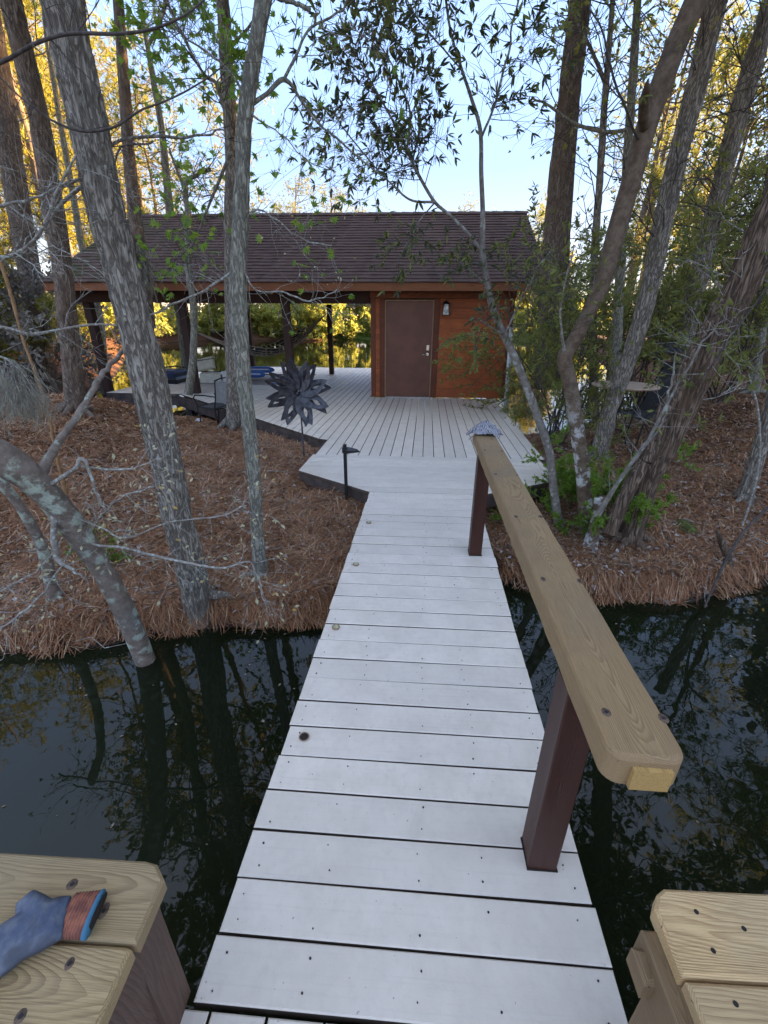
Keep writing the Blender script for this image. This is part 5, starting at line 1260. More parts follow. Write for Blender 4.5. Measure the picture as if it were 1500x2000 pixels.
# ---- right side
near_tree('smooth_bark_tree', 'smooth curving brown trunk with white lichen foot and broken stub, right of the rail', 'tree',
    [(1148, 1048, 36), (1143, 980, 31), (1136, 900, 30), (1124, 820, 31), (1114, 750, 30), (1103, 700, 31), (1122, 665, 34), (1150, 610, 34), (1178, 550, 37), (1192, 495, 40), (1216, 410, 43), (1240, 330, 44), (1262, 250, 48), (1288, 175, 52), (1318, 95, 54), (1360, 0, 60), (1410, -110, 68)],
    'birchy', dY=-.1, amp=.008, skin='smooth', sides=84, n=340, flare=.3, crown=9, seed=41,
    branches=[dict(p=[(1282, 205, 30), (1268, 185, 26), (1264, 165, 18), (1270, 158, 5)], Y=3.62, sides=24, n=20, wig=.03),
              dict(p=[(1262, 230, 9), (1240, 212, 7), (1215, 160, 6), (1190, 110, 5), (1175, 60, 4), (1150, 20, 4)], Y=3.6, tw=16, twL=.4, mat='twig'),
              dict(p=[(1104, 700, 10), (1095, 640, 5), (1100, 560, 4), (1120, 480, 3)], Y=3.7, mat='twigpale', tw=16, twL=.3)],
    leaf=[dict(LFM, c=4, s=.06)])
near_tree('bark_tree', 'massive shaggy double trunk leaning right across the right bank', 'tree',
    [(1228, 1058, 52), (1248, 985, 52), (1280, 905, 58), (1318, 820, 68), (1352, 745, 74), (1390, 665, 76), (1430, 590, 80), (1470, 510, 86), (1512, 420, 92), (1560, 320, 100), (1620, 200, 110)],
    'shred', dY=-.2, amp=.022, fu=11, fv=2.4, skin='oak', sides=120, n=320, flare=.25, crown=9, seed=43, twigmat='twigpale',
    branches=[dict(p=[(1190, 1040, 34), (1225, 960, 34), (1268, 880, 36), (1300, 800, 34), (1345, 700, 26), (1395, 620, 20)], Y=3.75, snap=False, sides=40, n=140, wig=.05),
              dict(p=[(1168, 1010, 9), (1215, 930, 9), (1268, 855, 9), (1305, 785, 8), (1350, 705, 7), (1388, 650, 6), (1408, 655, 4)], Y=3.7, snap=False, mat='palebark', sides=16, n=80, tw=10, twL=.3, leafy=False),
              dict(p=[(1155, 1020, 10), (1195, 960, 10), (1245, 890, 8), (1288, 835, 7), (1300, 800, 6), (1312, 740, 5), (1322, 690, 3)], Y=3.7, snap=False, mat='palebark', sides=16, n=80, tw=8, twL=.3),
              dict(p=[(1500, 560, 7), (1440, 640, 6), (1400, 700, 5), (1370, 740, 4)], Y=3.5, snap=False, mat='twig', tw=12, twL=.35)],
    sprays=[dict(n=26, L=.5, f0=.3, f1=.9, kids=4)], leaf=[dict(LFM, c=5, s=.065)])
near_tree('laurel_tree', 'slim pale grey crooked tree forking beside the cabin corner, narrow dark leaves overhead', 'tree',
    [(1092, 1028, 20), (1082, 960, 17), (1072, 880, 17), (1052, 820, 17), (1030, 760, 17), (1008, 705, 17), (985, 655, 16), (962, 600, 15), (950, 545, 14), (942, 490, 13), (943, 420, 10), (940, 340, 9), (938, 255, 8), (920, 190, 7), (900, 130, 6), (880, 60, 5), (868, -20, 5)],
    'palebark', dY=.1, amp=.004, skin='smooth', sides=48, n=340, flare=.4, seed=45, twigmat='twig',
    branches=[dict(p=[(943, 490, 10), (915, 455, 9), (880, 420, 8), (850, 395, 8), (820, 345, 7), (795, 295, 6), (770, 240, 5), (745, 190, 4), (715, 140, 3), (690, 95, 2.5)], Y=4.3, dY=-.2, tw=62, twL=.42, lvl=1, kids=4, f0=.42),
              dict(p=[(850, 395, 5), (800, 390, 4.5), (755, 350, 4), (710, 300, 3.5), (670, 245, 3), (645, 205, 2.5)], Y=4.2, snap=False, tw=46, twL=.40, lvl=1, kids=4, f0=.3),
              dict(p=[(795, 295, 5), (800, 220, 4), (775, 150, 3.5), (740, 80, 3), (715, 30, 2.5)], Y=4.1, snap=False, tw=34, twL=.40, kids=4),
              dict(p=[(938, 250, 6), (965, 190, 5), (985, 120, 5), (1002, 50, 4), (1015, -20, 4)], Y=4.15, tw=38, twL=.42, kids=3),
              dict(p=[(905, 140, 4), (860, 90, 4), (820, 40, 3.5), (790, -10, 3)], Y=4.2, snap=False, tw=28, twL=.42, kids=4),
              dict(p=[(985, 655, 6), (1010, 600, 4), (1040, 540, 3.5), (1080, 480, 3)], Y=4.3, snap=False, tw=26, twL=.42, kids=4),
              dict(p=[(950, 560, 5), (915, 525, 4), (890, 505, 3)], Y=4.2, tw=14, twL=.25, kids=3),
              dict(p=[(988, 660, 5), (960, 640, 4), (935, 620, 3)], Y=4.2, tw=10, twL=.3, kids=4),
              dict(p=[(850, 395, 4), (820, 430, 3), (800, 470, 2.5), (780, 500, 2)], Y=4.3, snap=False, tw=18, twL=.26, kids=3)],
    leaf=[dict(LFD, s=.078, c=5, keep=.52), dict(LFM, s=.07, c=5, keep=.30)])
near_tree('pine_tree', 'large straight dark pine trunk rising behind the cabin corner', 'tree',
    [(1078, 700, 66, 10.2), (1082, 600, 60, 10.2), (1084, 500, 56, 10.2), (1092, 400, 52, 10.2), (1100, 300, 49, 10.2), (1110, 200, 46, 10.2), (1122, 100, 45, 10.2), (1134, 0, 44, 10.2), (1146, -90, 42, 10.2)],
    'pinebark', amp=.03, fu=13, fv=2.4, skin='plate', sides=84, n=220, crown=20, seed=47, flare=.1,
    sprays=[dict(n=20, L=1.2, f0=.45, f1=1, leafy=True, lvl=1)], leaf=[dict(t=OVAL, c=3, s=.09, sp=.9, m='midleaf', keep=.5)])
near_tree('oak_tree', 'tall leaning grey oak trunk between the curved smooth trunk and the shaggy leaning trunk', 'tree',
    [(1172, 872, 34, 6.3), (1196, 790, 32, 6.3), (1232, 690, 34, 6.3), (1262, 590, 37, 6.3), (1284, 490, 40, 6.3), (1302, 400, 42, 6.3), (1326, 300, 43, 6.3), (1352, 200, 44, 6.3), (1378, 90, 46, 6.3), (1402, -10, 48, 6.3), (1425, -100, 50, 6.3)],
    'oakbark', amp=.018, fu=17, fv=4.5, sides=84, n=260, crown=13, seed=49, flare=.25, sprays=[dict(n=34, L=.9, f0=.35, f1=1, lvl=1)], leaf=[dict(t=OVAL, c=3, s=.07, sp=.9, m='midleaf', keep=.6)])
near_tree('oak_tree', 'leaning grey trunk near the top right edge, behind the shaggy trunk', 'tree',
    [(1330, 700, 34, 8.5), (1352, 600, 36, 8.5), (1375, 500, 38, 8.5), (1398, 400, 40, 8.5), (1422, 300, 42, 8.5), (1452, 190, 44, 8.5), (1490, 60, 46, 8.5), (1530, -60, 48, 8.5)],
    'oakbark', amp=.018, fu=17, fv=3.5, sides=60, n=200, crown=14, seed=51, base=True, sprays=[dict(n=30, L=1.2, f0=.3, f1=1, lvl=1)], leaf=[dict(t=OVAL, c=3, s=.08, sp=.9, m='midleaf', keep=.6)])
near_tree('oak_tree', 'slim grey trunk between the dark pine and the curved smooth trunk', 'tree',
    [(1192, 800, 22, 8.0), (1203, 690, 21, 8.0), (1208, 580, 20, 8.0), (1216, 470, 19, 8.0), (1222, 360, 18, 8.0), (1230, 240, 17, 8.0), (1238, 120, 16, 8.0), (1246, -10, 15, 8.0)],
    'oakbark2', amp=.012, fu=14, fv=3.5, sides=48, n=160, crown=14, seed=53, sprays=[dict(n=30, L=1.0, f0=.3, f1=1, lvl=1)],
    branches=[dict(p=[(1230, 250, 8), (1180, 255, 8), (1120, 240, 7), (1080, 210, 6), (1040, 190, 4)], Y=7.9, tw=12, twL=.6), dict(p=[(1218, 505, 7), (1150, 515, 6), (1100, 535, 5), (1040, 565, 3)], Y=7.6, tw=10, twL=.5)], leaf=[dict(t=OVAL, c=3, s=.085, sp=.9, m='midleaf', keep=.6)])
near_tree('oak_tree', 'very slim forked stem just right of the dark pine trunk', 'tree',
    [(1160, 760, 18, 9.5), (1158, 640, 17, 9.5), (1160, 520, 16, 9.5), (1168, 400, 15, 9.5), (1176, 280, 14, 9.5), (1184, 160, 13, 9.5), (1192, 60, 11, 9.5), (1200, -40, 10, 9.5)],
    'oakbark', amp=.010, fu=12, fv=3.5, sides=36, n=140, seed=55, branches=[dict(p=[(1184, 170, 10), (1160, 110, 8), (1130, 50, 7), (1110, 0, 6)], Y=9.5, tw=12, twL=.9)], sprays=[dict(n=28, L=1.2, f0=.3, f1=1, lvl=1)], leaf=[dict(t=OVAL, c=3, s=.09, sp=.9, m='midleaf', keep=.7)])
near_tree('oak_tree', 'grey trunk standing at the right edge of the straw bank, cut off by the frame', 'tree',
    [(1452, 975, 38), (1470, 920, 34), (1488, 860, 34), (1508, 790, 34), (1530, 700, 36), (1560, 560, 38)], 'oakbark', amp=.012, fu=14, fv=6, sides=60, n=120, seed=57, flare=.3)
near_tree('oak_tree', 'pale mossy forked trunk far right behind the straw slope', 'tree',
    [(1470, 770, 30), (1478, 700, 26), (1488, 620, 26), (1494, 540, 27), (1500, 440, 28), (1512, 320, 28)], 'oakbark2', amp=.012, fu=14, fv=4, sides=48, n=120, seed=58, flare=.8, sprays=[dict(n=26, L=1.0, f0=.3, f1=1, lvl=1)], leaf=[dict(t=OVAL, c=3, s=.08, sp=.9, m='midleaf', keep=.5)])
near_tree('sapling', 'thin lichened sapling stem standing before the right edge trunk', 'sapling',
    [(1448, 1030, 6), (1462, 990, 6), (1478, 930, 6), (1484, 870, 6), (1480, 800, 6), (1470, 760, 5), (1462, 730, 3)], 'twigpale', amp=.001, skin='smooth', sides=10, n=60, seed=59, sprays=[dict(n=5, L=.3, leafy=False)], twigmat='twigpale')
near_tree('fallen_branch', 'thin brown branch arching from the right edge down into the dark water', 'branch',
    [(1376, 1186, 5, 3.1), (1392, 1150, 6, 3.15), (1420, 1090, 8, 3.2), (1452, 1040, 9, 3.25), (1490, 1000, 10, 3.3), (1540, 960, 12, 3.35)], 'twig', amp=.001, skin='smooth', sides=10, n=50, base=False, seed=60, sprays=[dict(n=6, L=.3, leafy=False)])
near_tree('dead_stump', 'short grey dead stump leaning on the right bank straw', 'stump',
    [(1428, 1108, 20), (1418, 1080, 18), (1408, 1055, 15), (1400, 1036, 9)], 'shred', amp=.01, fu=9, fv=5, sides=30, n=30, seed=61)
near_tree('cut_stump', 'sawn stump knob at the foot of the curved smooth trunk', 'stump',
    [(1158, 1042, 26, 3.9), (1166, 1010, 24, 3.88), (1172, 985, 28, 3.86), (1174, 972, 27, 3.85)], 'birchy', amp=.004, skin='smooth', sides=30, n=30, seed=62)
#PART4
# ------------------------------------------------------------------ background trees: a few kinds, then copies
def bg_pine(h, seed, needle='pineneedles', dense=1.0, crown=.5, tuft=.34):
    rs = np.random.RandomState(seed); n = 10
    zz = np.linspace(0, h, n); lean = rs.normal(size=2)*h*.02
    P_ = np.stack([lean[0]*(zz/h)**2+rs.normal(size=n)*.05, lean[1]*(zz/h)**2+rs.normal(size=n)*.05, zz], 1)
    tk = MB(); tk.tube(P_, np.linspace(h*.0125, h*.002, n)*(1+.5*np.exp(-zz/.6)), 9)
    outs = []; nb_ = int(46*dense)
    for k in range(nb_):
        f = 1-crown*(1-(k/nb_))**1.0; z_ = h*f*.98; az = rs.uniform(0, 6.28); L_ = h*(.05+.17*math.sin(math.pi*min(1, (1-f)/crown*.85+.12)))*rs.uniform(.6, 1.2)
        p0 = np.array([np.interp(z_, zz, P_[:, 0]), np.interp(z_, zz, P_[:, 1]), z_]); d = np.array([math.cos(az), math.sin(az), rs.uniform(-.1, .5)])
        pts = [p0]; 
        for q_ in range(5): pts.append(pts[-1]+unit(d)*L_/5); d = d+np.array([0, 0, .14])+rs.normal(size=3)*.12
        tk.tube(pts, np.linspace(h*.0022, h*.0006, 6), 4, False)
        for q_ in range(2, 6):
            for r_ in range(rs.randint(3, 6)): outs.append((pts[q_]+rs.normal(size=3)*L_*.13, unit(rs.normal(size=3)+np.array([0, 0, .7])+unit(d)*.6)))
    for k in range(5):                          # dead stubs on the bare trunk
        z_ = h*rs.uniform(.15, 1-crown); az = rs.uniform(0, 6.28); p0 = np.array([np.interp(z_, zz, P_[:, 0]), np.interp(z_, zz, P_[:, 1]), z_])
        tk.tube([p0, p0+np.array([math.cos(az), math.sin(az), .1])*rs.uniform(.4, 1.3)], [.02, .008], 4, False)
    Pp, Dd = whorls([o_[0] for o_ in outs], [o_[1] for o_ in outs], 13, .75, rs)
    V, Fq = leaves((NEEDLE[0]*np.array([2.2, 1, 1]), NEEDLE[1]), Pp, Dd, tuft*rs.uniform(.7, 1.2, len(Pp)), rs)
    return tk.mesh('trunk', True), npmesh('crown', V, [Fq]), 'pinebark', needle
def bg_leafy(h, seed, mat='farleaf', nl=9, size=.14, spread=.30, bark='oakbark', low=.25, lv=2, cnt=5, tpl=OVAL):
    rs = np.random.RandomState(seed); n = 9; zz = np.linspace(0, h*.92, n)
    P_ = np.stack([np.cumsum(rs.normal(size=n)*h*.012), np.cumsum(rs.normal(size=n)*h*.012), zz], 1)
    tk = MB(); tk.tube(P_, np.linspace(h*.012, h*.002, n), 8); outs = []
    for k in range(int(nl*4)):
        f = rs.uniform(low, 1); p0 = np.array([np.interp(f*h*.92, zz, P_[:, a]) for a in range(3)])
        az = rs.uniform(0, 6.28); d = np.array([math.cos(az), math.sin(az), rs.uniform(.2, 1.1)])
        twig(tk, p0, d, h*spread*(1.15-f*.75)*rs.uniform(.6, 1.2), h*.0035, rs, lv, outs, 3, .35, .04, 3, 5, False)
    Pp, Dd = whorls([o_[0] for o_ in outs], [o_[1] for o_ in outs], cnt, .8, rs); Pp = Pp+rs.normal(size=Pp.shape)*size*.5
    V, Fq = leaves(tpl, Pp, Dd, size*rs.uniform(.6, 1.2, len(Pp)), rs, droop=.2)
    return tk.mesh('trunk', True), npmesh('crown', V, [Fq]), bark, mat
def bg_bush(h, seed, mat='myrtle', size=.09, stems=9, tpl=LANCE, cnt=7, w_=.5):
    rs = np.random.RandomState(seed); tk = MB(); outs = []
    for k in range(stems):
        d = np.array([rs.normal()*w_, rs.normal()*w_, 1.0])
        twig(tk, np.array([rs.normal()*.06, rs.normal()*.06, -.05]), d, h*rs.uniform(.6, 1.05), .010+h*.002, rs, 3, outs, 3, .3, .02, 4, 6, False)
    Pp, Dd = whorls([o_[0] for o_ in outs], [o_[1] for o_ in outs], cnt, .65, rs)
    V, Fq = leaves(tpl, Pp, Dd, size*rs.uniform(.6, 1.2, len(Pp)), rs)
    return tk.mesh('stem', True), npmesh('leaf_mass', V, [Fq]), 'twig', mat
PROTO = {}
MARKS = [(-1e9, 'far beyond the left edge'), (-900, 'beyond the left edge'), (-350, 'just outside the left edge'), (-20, 'at the far left edge'), (60, 'behind the two brown pine trunks on the left'), (150, 'between the brown pine trunks and the big oak'), (230, 'just right of the big oak trunk'), (300, 'above the left half of the roof'), (380, 'left of the slender lichened tree'), (450, 'right behind the slender lichened tree'), (520, 'right of the slender lichened tree'), (575, 'straight beyond the metal flower'), (640, 'beyond the middle of the boathouse opening'), (700, 'directly behind the cabin door side'), (800, 'behind the cabin'), (880, 'behind the right half of the cabin'), (960, 'behind the pale crooked tree'), (1030, 'at the right corner of the cabin'), (1080, 'left of the large dark pine trunk'), (1130, 'right of the large dark pine trunk'), (1190, 'behind the round table'), (1250, 'behind the sling chair'), (1310, 'beyond the dark canopy'), (1370, 'left of the shaggy leaning trunk'), (1430, 'behind the shaggy leaning trunk'), (1490, 'at the right edge'), (1600, 'beyond the right edge'), (1900, 'far beyond the right edge')]
USED = {}
def where(label, x, y, scl):
    v = np.array([x, y, 3.0])-CAM; px = 750+F*(v@RT)/max(.1, v@FW)
    ph = [m_[1] for m_ in MARKS if px >= m_[0]][-1]; L_ = USED.setdefault((label, ph), 0); USED[(label, ph)] += 1
    return ' '.join(x for x in (label, ph, ('', ', nearer one', ', farther one', ', smallest one', ', tallest one')[min(4, L_)]) if x).replace(' ,', ',')
def place(key, maker, x, y, name, label, cat, group, scl=1.0, names=('trunk', 'crown'), z=None, mats=None):
    if key not in PROTO: PROTO[key] = maker()
    ta, cb, m1, m2 = PROTO[key]
    if z is None: z = float(gz(x, y))
    root = empty(name, (x, y, z-.05), where(label, x, y, scl) if group else label, cat, group, rz=R.uniform(0, 6.28)); root.scale = (scl*R.uniform(.9, 1.1),)*2+(scl,)
    link(names[0], ta, MAT[m1], root); c_ = link(names[1], cb, MAT[m2], root); c_['kind'] = 'stuff'
    return root
def land_ok(x, y, m=.3): return float(shore(x, y)) > m

def scatter(n, region, fn, mind=1.2):
    pts = []; k = 0; tries = 0
    while k < n and tries < n*60:
        tries += 1; x, y = region()
        if not land_ok(x, y, .5) or (-9 < x < 3.6 and y < 18): continue
        if any((x-a)**2+(y-b)**2 < mind**2 for a, b in pts): continue
        pts.append((x, y)); fn(k, x, y); k += 1
PK = lambda v, nd, **kw: (('pine', v, nd), (lambda: bg_pine(20, 100+v, nd, **kw)))
# gold lit pines beyond the left shore
def f(k, x, y):
    key, mk = PK(k % 4, 'goldneedles', dense=1.15, crown=.72, tuft=.42)
    place(key, mk, x, y, 'pine_tree', 'golden sunlit far pine', 'tree', 'golden pines of the far left wood', R.uniform(.95, 1.35))
scatter(26, lambda: (R.uniform(-52, -17.5), R.uniform(27, 60)), f, 2.2)
def f(k, x, y):
    key, mk = PK(k % 4, 'goldneedles', dense=1.15, crown=.72, tuft=.42)
    place(key, mk, x, y, 'pine_tree', 'golden green nearer pine', 'tree', 'pines close behind the left trunks', R.uniform(.6, .95))
scatter(9, lambda: (R.uniform(-30, -13), R.uniform(10, 26)), f, 2.4)
# far shore
def f(k, x, y):
    key, mk = PK(k % 4, 'pineneedles', dense=.9, crown=.6, tuft=.42)
    place(key, mk, x, y, 'pine_tree', 'slender far shore pine', 'tree', 'pines on the far shore', R.uniform(.55, .82))
scatter(26, lambda: (R.uniform(-26, 18), R.uniform(57, 80)), f, 1.8)
def f(k, x, y):
    v = k % 3; mt = ('farleaf', 'goldneedles', 'greytwig')[v]
    place(('far', v), (lambda: bg_leafy(9, 200+v, mt, 8, .30, .30, cnt=4)), x, y, 'broadleaf_tree', ('green far shore broadleaf', 'yellow far shore tree', 'grey bare far shore tree')[v], 'tree', ('green broadleaf trees on the far shore', 'yellow young trees on the far shore', 'grey bare trees on the far shore')[v], R.uniform(.7, 1.25))
scatter(44, lambda: (R.uniform(-26, 18), R.uniform(54, 80)), f, 1.6)
def f(k, x, y):
    place(('shorebush', k % 2), (lambda: bg_bush(3.2, 300+k % 2, 'farleaf', .30, 9, OVAL, 4, .9)), x, y, 'shrub', 'rounded pond edge shrub', 'shrub', 'shrubs along the far pond edge', R.uniform(.7, 1.3), ('stem', 'leaf_mass'))
def far_edge():
    t_ = R.uniform(0, 1); a, b = LAKE[R.choice([3, 4, 5, 6, 7, 8, 9, 10])], None
    i_ = R.choice([3, 4, 5, 6, 7, 8, 9, 11, 12]); a = LAKE[i_]; b = LAKE[i_+1]; p = a+(b-a)*t_; return p[0]+R.uniform(-2.5, 2.5), p[1]+R.uniform(-1, 2.5)
scatter(40, far_edge, f, 1.3)
# left shore, nearer
def f(k, x, y):
    v = k % 2
    place(('leftbush', v), (lambda: bg_bush(3.0, 320+v, ('midleaf', 'greytwig')[v], .13, 10, OVAL, 4, .8)), x, y, 'shrub', ('olive left bank shrub', 'grey bare left bank shrub')[v], 'shrub', ('olive shrubs on the left pond bank', 'bare grey shrubs on the left pond bank')[v], R.uniform(.7, 1.3), ('stem', 'leaf_mass'))
scatter(22, lambda: (R.uniform(-27, -10.5), R.uniform(9, 34)), f, 1.3)
# right wood
def rreg():
    y = R.uniform(11, 48); return 4+y*.30+R.uniform(0, 1)**1.3*(10+y*.65), y
def f(k, x, y):
    key, mk = PK(k % 4, 'pineneedles', dense=.9, crown=.6, tuft=.42)
    place(key, mk, x, y, 'pine_tree', 'tall green wood pine', 'tree', 'pines in the right hand wood', R.uniform(.7, 1.1))
scatter(15, rreg, f, 2.0)
def f(k, x, y):
    v = k % 3
    place(('mid', v), (lambda: bg_leafy(8, 220+v, 'midleaf', 9, .12, .30, cnt=4)), x, y, 'broadleaf_tree', 'thin olive leaved tree', 'tree', 'young broadleaf trees in the right hand wood', R.uniform(.8, 1.5))
scatter(12, rreg, f, 1.5)
def f(k, x, y):
    v = k % 3
    place(('myrtle', v), (lambda: bg_bush(2.6, 340+v, 'myrtle', .10, 9, LANCE, 6, .45)), x, y, 'shrub', 'bushy green wax myrtle', 'shrub', 'wax myrtles in the right hand wood', R.uniform(.8, 1.5), ('stem', 'leaf_mass'))
scatter(18, lambda: (R.uniform(5.6, 17), R.uniform(10.5, 26)), f, 1.2)
# deeper wood, mostly out of view, added to block the low sun
def f(k, x, y):
    key, mk = PK(k % 4, 'pineneedles', dense=.9, crown=.6, tuft=.42)
    place(key, mk, x, y, 'pine_tree', 'added sun blocking deep wood pine', 'tree', 'distant pines added behind the right bank to block the sun', R.uniform(.9, 1.3))
def sun_screen():
    while True:
        x, y = R.uniform(13, 80), R.uniform(2, 62)
        if -21 < .50*x-.866*y < 7 and (x > .85*y+2 or x > 40): return x, y
scatter(46, sun_screen, f, 2.2)
def f(k, x, y):
    v = k % 3
    place(('far', v), (lambda: bg_leafy(9, 200+v, 'farleaf', 8, .30, .30, cnt=4)), x, y, 'broadleaf_tree', 'added sun blocking deep wood broadleaf', 'tree', 'distant broadleaf trees added behind the right bank to block the sun', R.uniform(1.0, 1.7))
scatter(56, sun_screen, f, 1.8)
# named nearer shrubs on the right
def bushat(px, py, Y, scl, key, label, kind='myrtle', h=2.6, size=.085, mk=None):
    p = atY(px, py, Y)
    place(key, mk or (lambda: bg_bush(h, hash(key[1]) % 97 if False else 400+key[1], kind, size, 8, LANCE, 7, .38)), p[0], p[1], 'shrub', label, 'shrub', None, scl, ('stem', 'leaf_mass'))
bushat(1080, 800, 7.8, 1.0, ('near', 1), 'tall wax myrtle screening the right corner of the cabin')
bushat(1098, 850, 7.0, .6, ('near', 2), 'leafy green shrub between the pale crooked tree and the deck edge')
bushat(1115, 760, 9.3, 1.1, ('near', 1), 'wax myrtle bush beyond the round table on its left')
bushat(1335, 740, 9.2, 1.15, ('near', 2), 'wax myrtle bush growing behind the dark canopy')
bushat(1245, 770, 9.8, 1.2, ('near', 3), 'wax myrtle bush right behind the round table')
bushat(1420, 720, 9.0, 1.2, ('near', 3), 'tall shrub growing behind the shaggy leaning trunk')
bushat(1190, 1010, 4.35, .28, ('near', 4), 'low bright green sprouting bush at the foot of the curved smooth trunk', 'brightleaf', 2.6, .20)
bushat(1120, 960, 4.6, .22, ('near', 4), 'small bright green sprout left of the curved smooth trunk foot', 'brightleaf', 2.6, .20)
bushat(1022, 955, 4.42, .12, ('near', 4), 'tiny green seedling rising past the right deck edge behind the rail', 'brightleaf', 2.6, .2)
bushat(205, 1095, 3.2, .10, ('near', 4), 'low patch of bright green sprouts behind the leaning trunk on the left bank', 'brightleaf', 2.6, .2)
bushat(165, 1045, 3.5, .09, ('near', 4), 'smaller green sprout patch left of the big oak foot', 'brightleaf', 2.6, .2)
h_ = hit(1335, 1030)
mb = MB(); mb.ball((0, 0, 0), .12, 16, 10, (.9, 1.3, .55)); V = np.concatenate(mb.V); V = V*(1+.35*(fbm(V[:, 0]*25+9, V[:, 1]*25, V[:, 2]*25, 2)-.5))[:, None]; mb.V = [V]
tag(mb.build('mossy_mound', MAT['moss'], None, True, (h_[0], h_[1], h_[2]+.005)), 'small mossy green hump on the right bank straw', 'moss')

# ------------------------------------------------------------------ pine straw, leaves, grass
def samp(n, x0, x1, y0, y1, rs, pw=1.6, ref=(0, 1.0)):
    out = []
    while sum(len(o_) for o_ in out) < n:
        m = n*2; x = rs.uniform(x0, x1, m); y = rs.uniform(y0, y1, m)
        d = np.hypot(x-ref[0], y-ref[1]); k = rs.rand(m) < (2.2/np.maximum(d, 2.2))**pw
        x, y = x[k], y[k]; s_ = shore(x, y) > -.01+.12*(vnoise(x*4.3, y*4.3, 0, 17)-.4)
        x, y = x[s_], y[s_]; u = (x > LX(y)-.02) & (x < RX(y)+.02) & (y < 4.4)
        u |= (y > 4.6) & (x > -1.3) & (x < 1.6) & (y < 11)
        out.append(np.stack([x[~u], y[~u]], 1))
    return np.concatenate(out)[:n]
def straw(name, n, box, seed, L0=.16, wd=.0022, label=None, kind='needle', lift=.25):
    rs = np.random.RandomState(seed); XY = samp(n, *box, rs)
    # clumped flow: neighbouring needles share a direction
    flow = 6.28*fbm(XY[:, 0]*2.3, XY[:, 1]*2.3, 0, seed)*2
    az = flow+rs.normal(size=n)*.9; L_ = L0*rs.uniform(.55, 1.15, n); el = np.abs(rs.normal(size=n))*lift
    z0 = gz(XY[:, 0], XY[:, 1])+rs.uniform(0, .022, n)
    d = np.stack([np.cos(az)*np.cos(el), np.sin(az)*np.cos(el), np.sin(el)], 1)
    s_ = np.stack([-np.sin(az), np.cos(az), 0*az], 1)
    A = np.column_stack([XY, z0]); Bm = A+d*(L_*.5)[:, None]; E_ = A+d*L_[:, None]+s_*(rs.normal(size=n)*.10*L_)[:, None]
    zb = gz(E_[:, 0], E_[:, 1])+.006+rs.uniform(0, .02, n); E_[:, 2] = np.where(rs.rand(n) < .8, np.maximum(zb, A[:, 2]-.09), E_[:, 2])
    Bm[:, 2] = np.maximum((A[:, 2]+E_[:, 2])/2+np.sin(el)*L_*.25, gz(Bm[:, 0], Bm[:, 1])+.005)
    w_ = wd*(1+.28*np.maximum(0, np.hypot(XY[:, 0], XY[:, 1])-3)) [:, None]
    V = np.stack([A-s_*w_, A+s_*w_, Bm+s_*w_, Bm-s_*w_, E_], 1).reshape(-1, 3)
    b = (np.arange(n)*5)[:, None]
    o = link(name, npmesh(name, V, [np.concatenate([b+np.array([[0, 1, 2]]), b+np.array([[0, 2, 3]]), b+np.array([[3, 2, 4]])])]), MAT[kind])
    return tag(o, kind='stuff')
straw('pine_straw', 150000, (-8.5, .2, 2.3, 11.0), 1)
straw('pine_straw', 95000, (.7, 9.5, 3.1, 12.5), 2)
MAT['dry2'] = m_leaf('brown_dry_leaf', (0.12, 0.065, 0.04), (0.27, 0.16, 0.105), (0.4, .3, .22), .2, .7)
def lvs(name, n, box, seed, size, mat):
    rs = np.random.RandomState(seed); XY = samp(n, *box, rs); P_ = np.column_stack([XY, gz(XY[:, 0], XY[:, 1])+.022])
    D = rs.normal(size=(n, 3))*np.array([1, 1, .22]); V, Fq = leaves((OVAL[0]*np.array([1.25, 1, 3.5]), OVAL[1]), P_, D, size*rs.uniform(.5, 1.2, n), rs, roll=.35)
    tag(link(name, npmesh(name, V, [Fq]), MAT[mat]), kind='stuff')
lvs('fallen_leaves', 2600, (-8, .2, 2.3, 10), 3, .062, 'dry')
lvs('fallen_leaves', 6500, (.7, 9, 3.1, 12), 4, .060, 'dry')
lvs('brown_leaves', 5000, (-8, .2, 2.3, 10), 13, .055, 'dry2'); lvs('brown_leaves', 8000, (.7, 9, 3.1, 12), 14, .055, 'dry2')
def sticks(name, n, box, seed):
    rs = np.random.RandomState(seed); XY = samp(n, *box, rs); mb = MB()
    for x, y in XY:
        a_ = rs.uniform(0, 6.28); L_ = rs.uniform(.12, .55); m = 5; pts = []
        for k in range(m):
            px_, py_ = x+math.cos(a_)*L_*k/m, y+math.sin(a_)*L_*k/m; a_ += rs.normal()*.25
            pts.append((px_, py_, float(gz(px_, py_))+.02+rs.uniform(0, .02)))
        mb.tube(pts, np.linspace(rs.uniform(.003, .006), .002, m), 5, False)
    tag(mb.build(name, MAT['twigpale']), kind='stuff')
sticks('fallen_twigs', 120, (-7, .2, 2.4, 9), 5); sticks('fallen_twigs', 130, (.9, 8, 3.3, 11), 6)
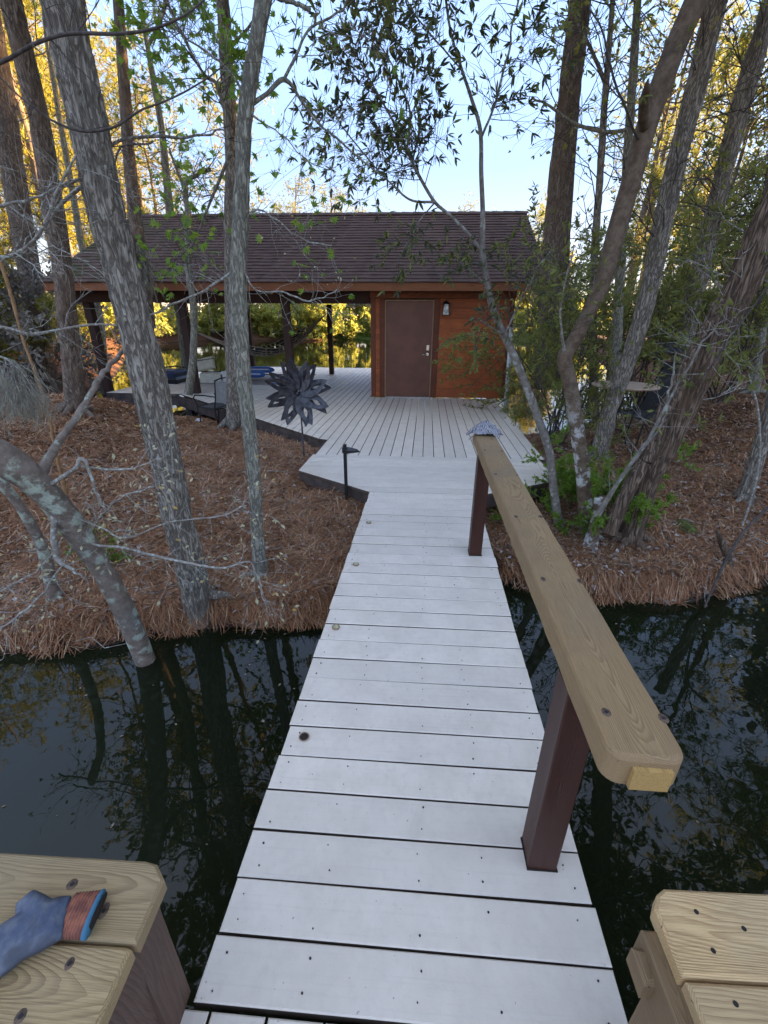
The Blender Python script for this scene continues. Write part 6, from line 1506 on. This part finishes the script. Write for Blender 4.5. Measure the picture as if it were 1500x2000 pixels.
# straw hanging over the two near banks
def overhang(n, seed, x0, x1):
    rs = np.random.RandomState(seed); i_ = rs.uniform(x0, x1, n); seg = CHAN[(CHAN[:, 0] > -9) & (CHAN[:, 0] < 9) & (CHAN[:, 1] > 0)]
    y = np.interp(i_, seg[:, 0], seg[:, 1])+.10+rs.uniform(-.05, .16, n)
    k = ~((i_ > LX(y)-.01) & (i_ < RX(y)+.01)) & (rs.rand(n) < sstep((vnoise(i_*3.1, 0.5, 0, 4)-.25)*2.2)+.08); i_, y = i_[k], y[k]; n = len(y)
    z = gz(i_, y)+.02; L_ = rs.uniform(.08, .20, n); az = -math.pi/2+rs.normal(size=n)*.8
    d = np.stack([np.cos(az), np.sin(az), rs.uniform(-1.3, .35, n)], 1); d /= np.linalg.norm(d, axis=1)[:, None]
    s_ = np.stack([-np.sin(az), np.cos(az), 0*az], 1)*.0024
    A = np.column_stack([i_, y, z]); Bm = A+d*(L_*.5)[:, None]+np.array([0, 0, .01]); E_ = Bm+(d+np.array([0, 0, -.5]))*(L_*.5)[:, None]; E_[:, 2] = np.maximum(E_[:, 2], WZ-.01)
    V = np.stack([A-s_, A+s_, Bm+s_, Bm-s_, E_], 1).reshape(-1, 3); b = (np.arange(n)*5)[:, None]
    tag(link('hanging_straw', npmesh('hanging_straw', V, [np.concatenate([b+np.array([[0, 1, 2]]), b+np.array([[0, 2, 3]]), b+np.array([[3, 2, 4]])])]), MAT['needle']), kind='stuff')
overhang(3600, 8, -6, 8)
rs = np.random.RandomState(9); n = 5000; x = rs.uniform(-9, 9, n); y = rs.uniform(60, 74, n); k = (shore(x, y) > 0) & (shore(x, y) < 3); x, y = x[k], y[k]
V, Fq = leaves(BLADE, np.column_stack([x, y, gz(x, y)]), rs.normal(size=(len(x), 3))*.3+np.array([0, 0, 1]), .5, rs)
tag(link('shore_grass', npmesh('shore_grass', V, [Fq]), MAT['grass']), kind='stuff')
# exposed roots on the right bank
def root_(label, pts, w_):
    P_ = []
    for (px_, py_) in pts: h_ = hit(px_, py_); P_.append((h_[0], h_[1], h_[2]+.012))
    P_ = catmull(P_, 30); mb = MB().tube(P_, np.linspace(w_, w_*.4, 30), 8); tag(mb.build('tree_root', MAT['palebark'], None, True), label, 'root')
root_('pale thick exposed root bending down at the foot of the curved trunk', [(1160, 1072), (1140, 1085), (1128, 1100), (1118, 1110)], .022)
root_('thin exposed root crossing the bare soil below the shaggy trunk', [(1200, 1058), (1235, 1078), (1270, 1085), (1290, 1100)], .008)
root_('forked thin exposed root on the bare soil at the right bank', [(1255, 1040), (1262, 1065), (1280, 1082), (1300, 1100)], .007)
root_('short exposed root on grey soil just above the right waterline', [(1195, 1095), (1212, 1115), (1222, 1132)], .009)

rs = np.random.RandomState(31); n = 2600; x = rs.uniform(-7, 7, n); y = rs.uniform(.3, 4, n); d_ = shore(x, y); k = (d_ < -.01) & (rs.rand(n) < np.exp(d_/.45)*.55+.012) & ~((x > LX(y)-.05) & (x < RX(y)+.05)); x, y = x[k], y[k]; n = len(x)
V, Fq = leaves((OVAL[0]*np.array([1, 1, .6]), OVAL[1]), np.column_stack([x, y, np.full(n, WZ+.003)]), rs.normal(size=(n, 3))*np.array([1, 1, .01]), rs.uniform(.008, .035, n), rs, roll=.03)
tag(link('floating_leaves', npmesh('floating_leaves', V, [Fq]), MAT['dry']), kind='stuff')

def f(k, x, y):
    v = k % 2
    place(('leftbush', v), (lambda: bg_bush(3.0, 320+v, ('midleaf', 'greytwig')[v], .13, 10, OVAL, 4, .8)), x, y, 'shrub', ('olive left bank shrub', 'grey bare left bank shrub')[v], 'shrub', ('olive shrubs on the left pond bank', 'bare grey shrubs on the left pond bank')[v], R.uniform(.6, 1.0), ('stem', 'leaf_mass'))
scatter(12, lambda: (R.uniform(-18, -9.8), R.uniform(10.5, 20)), f, 1.1)
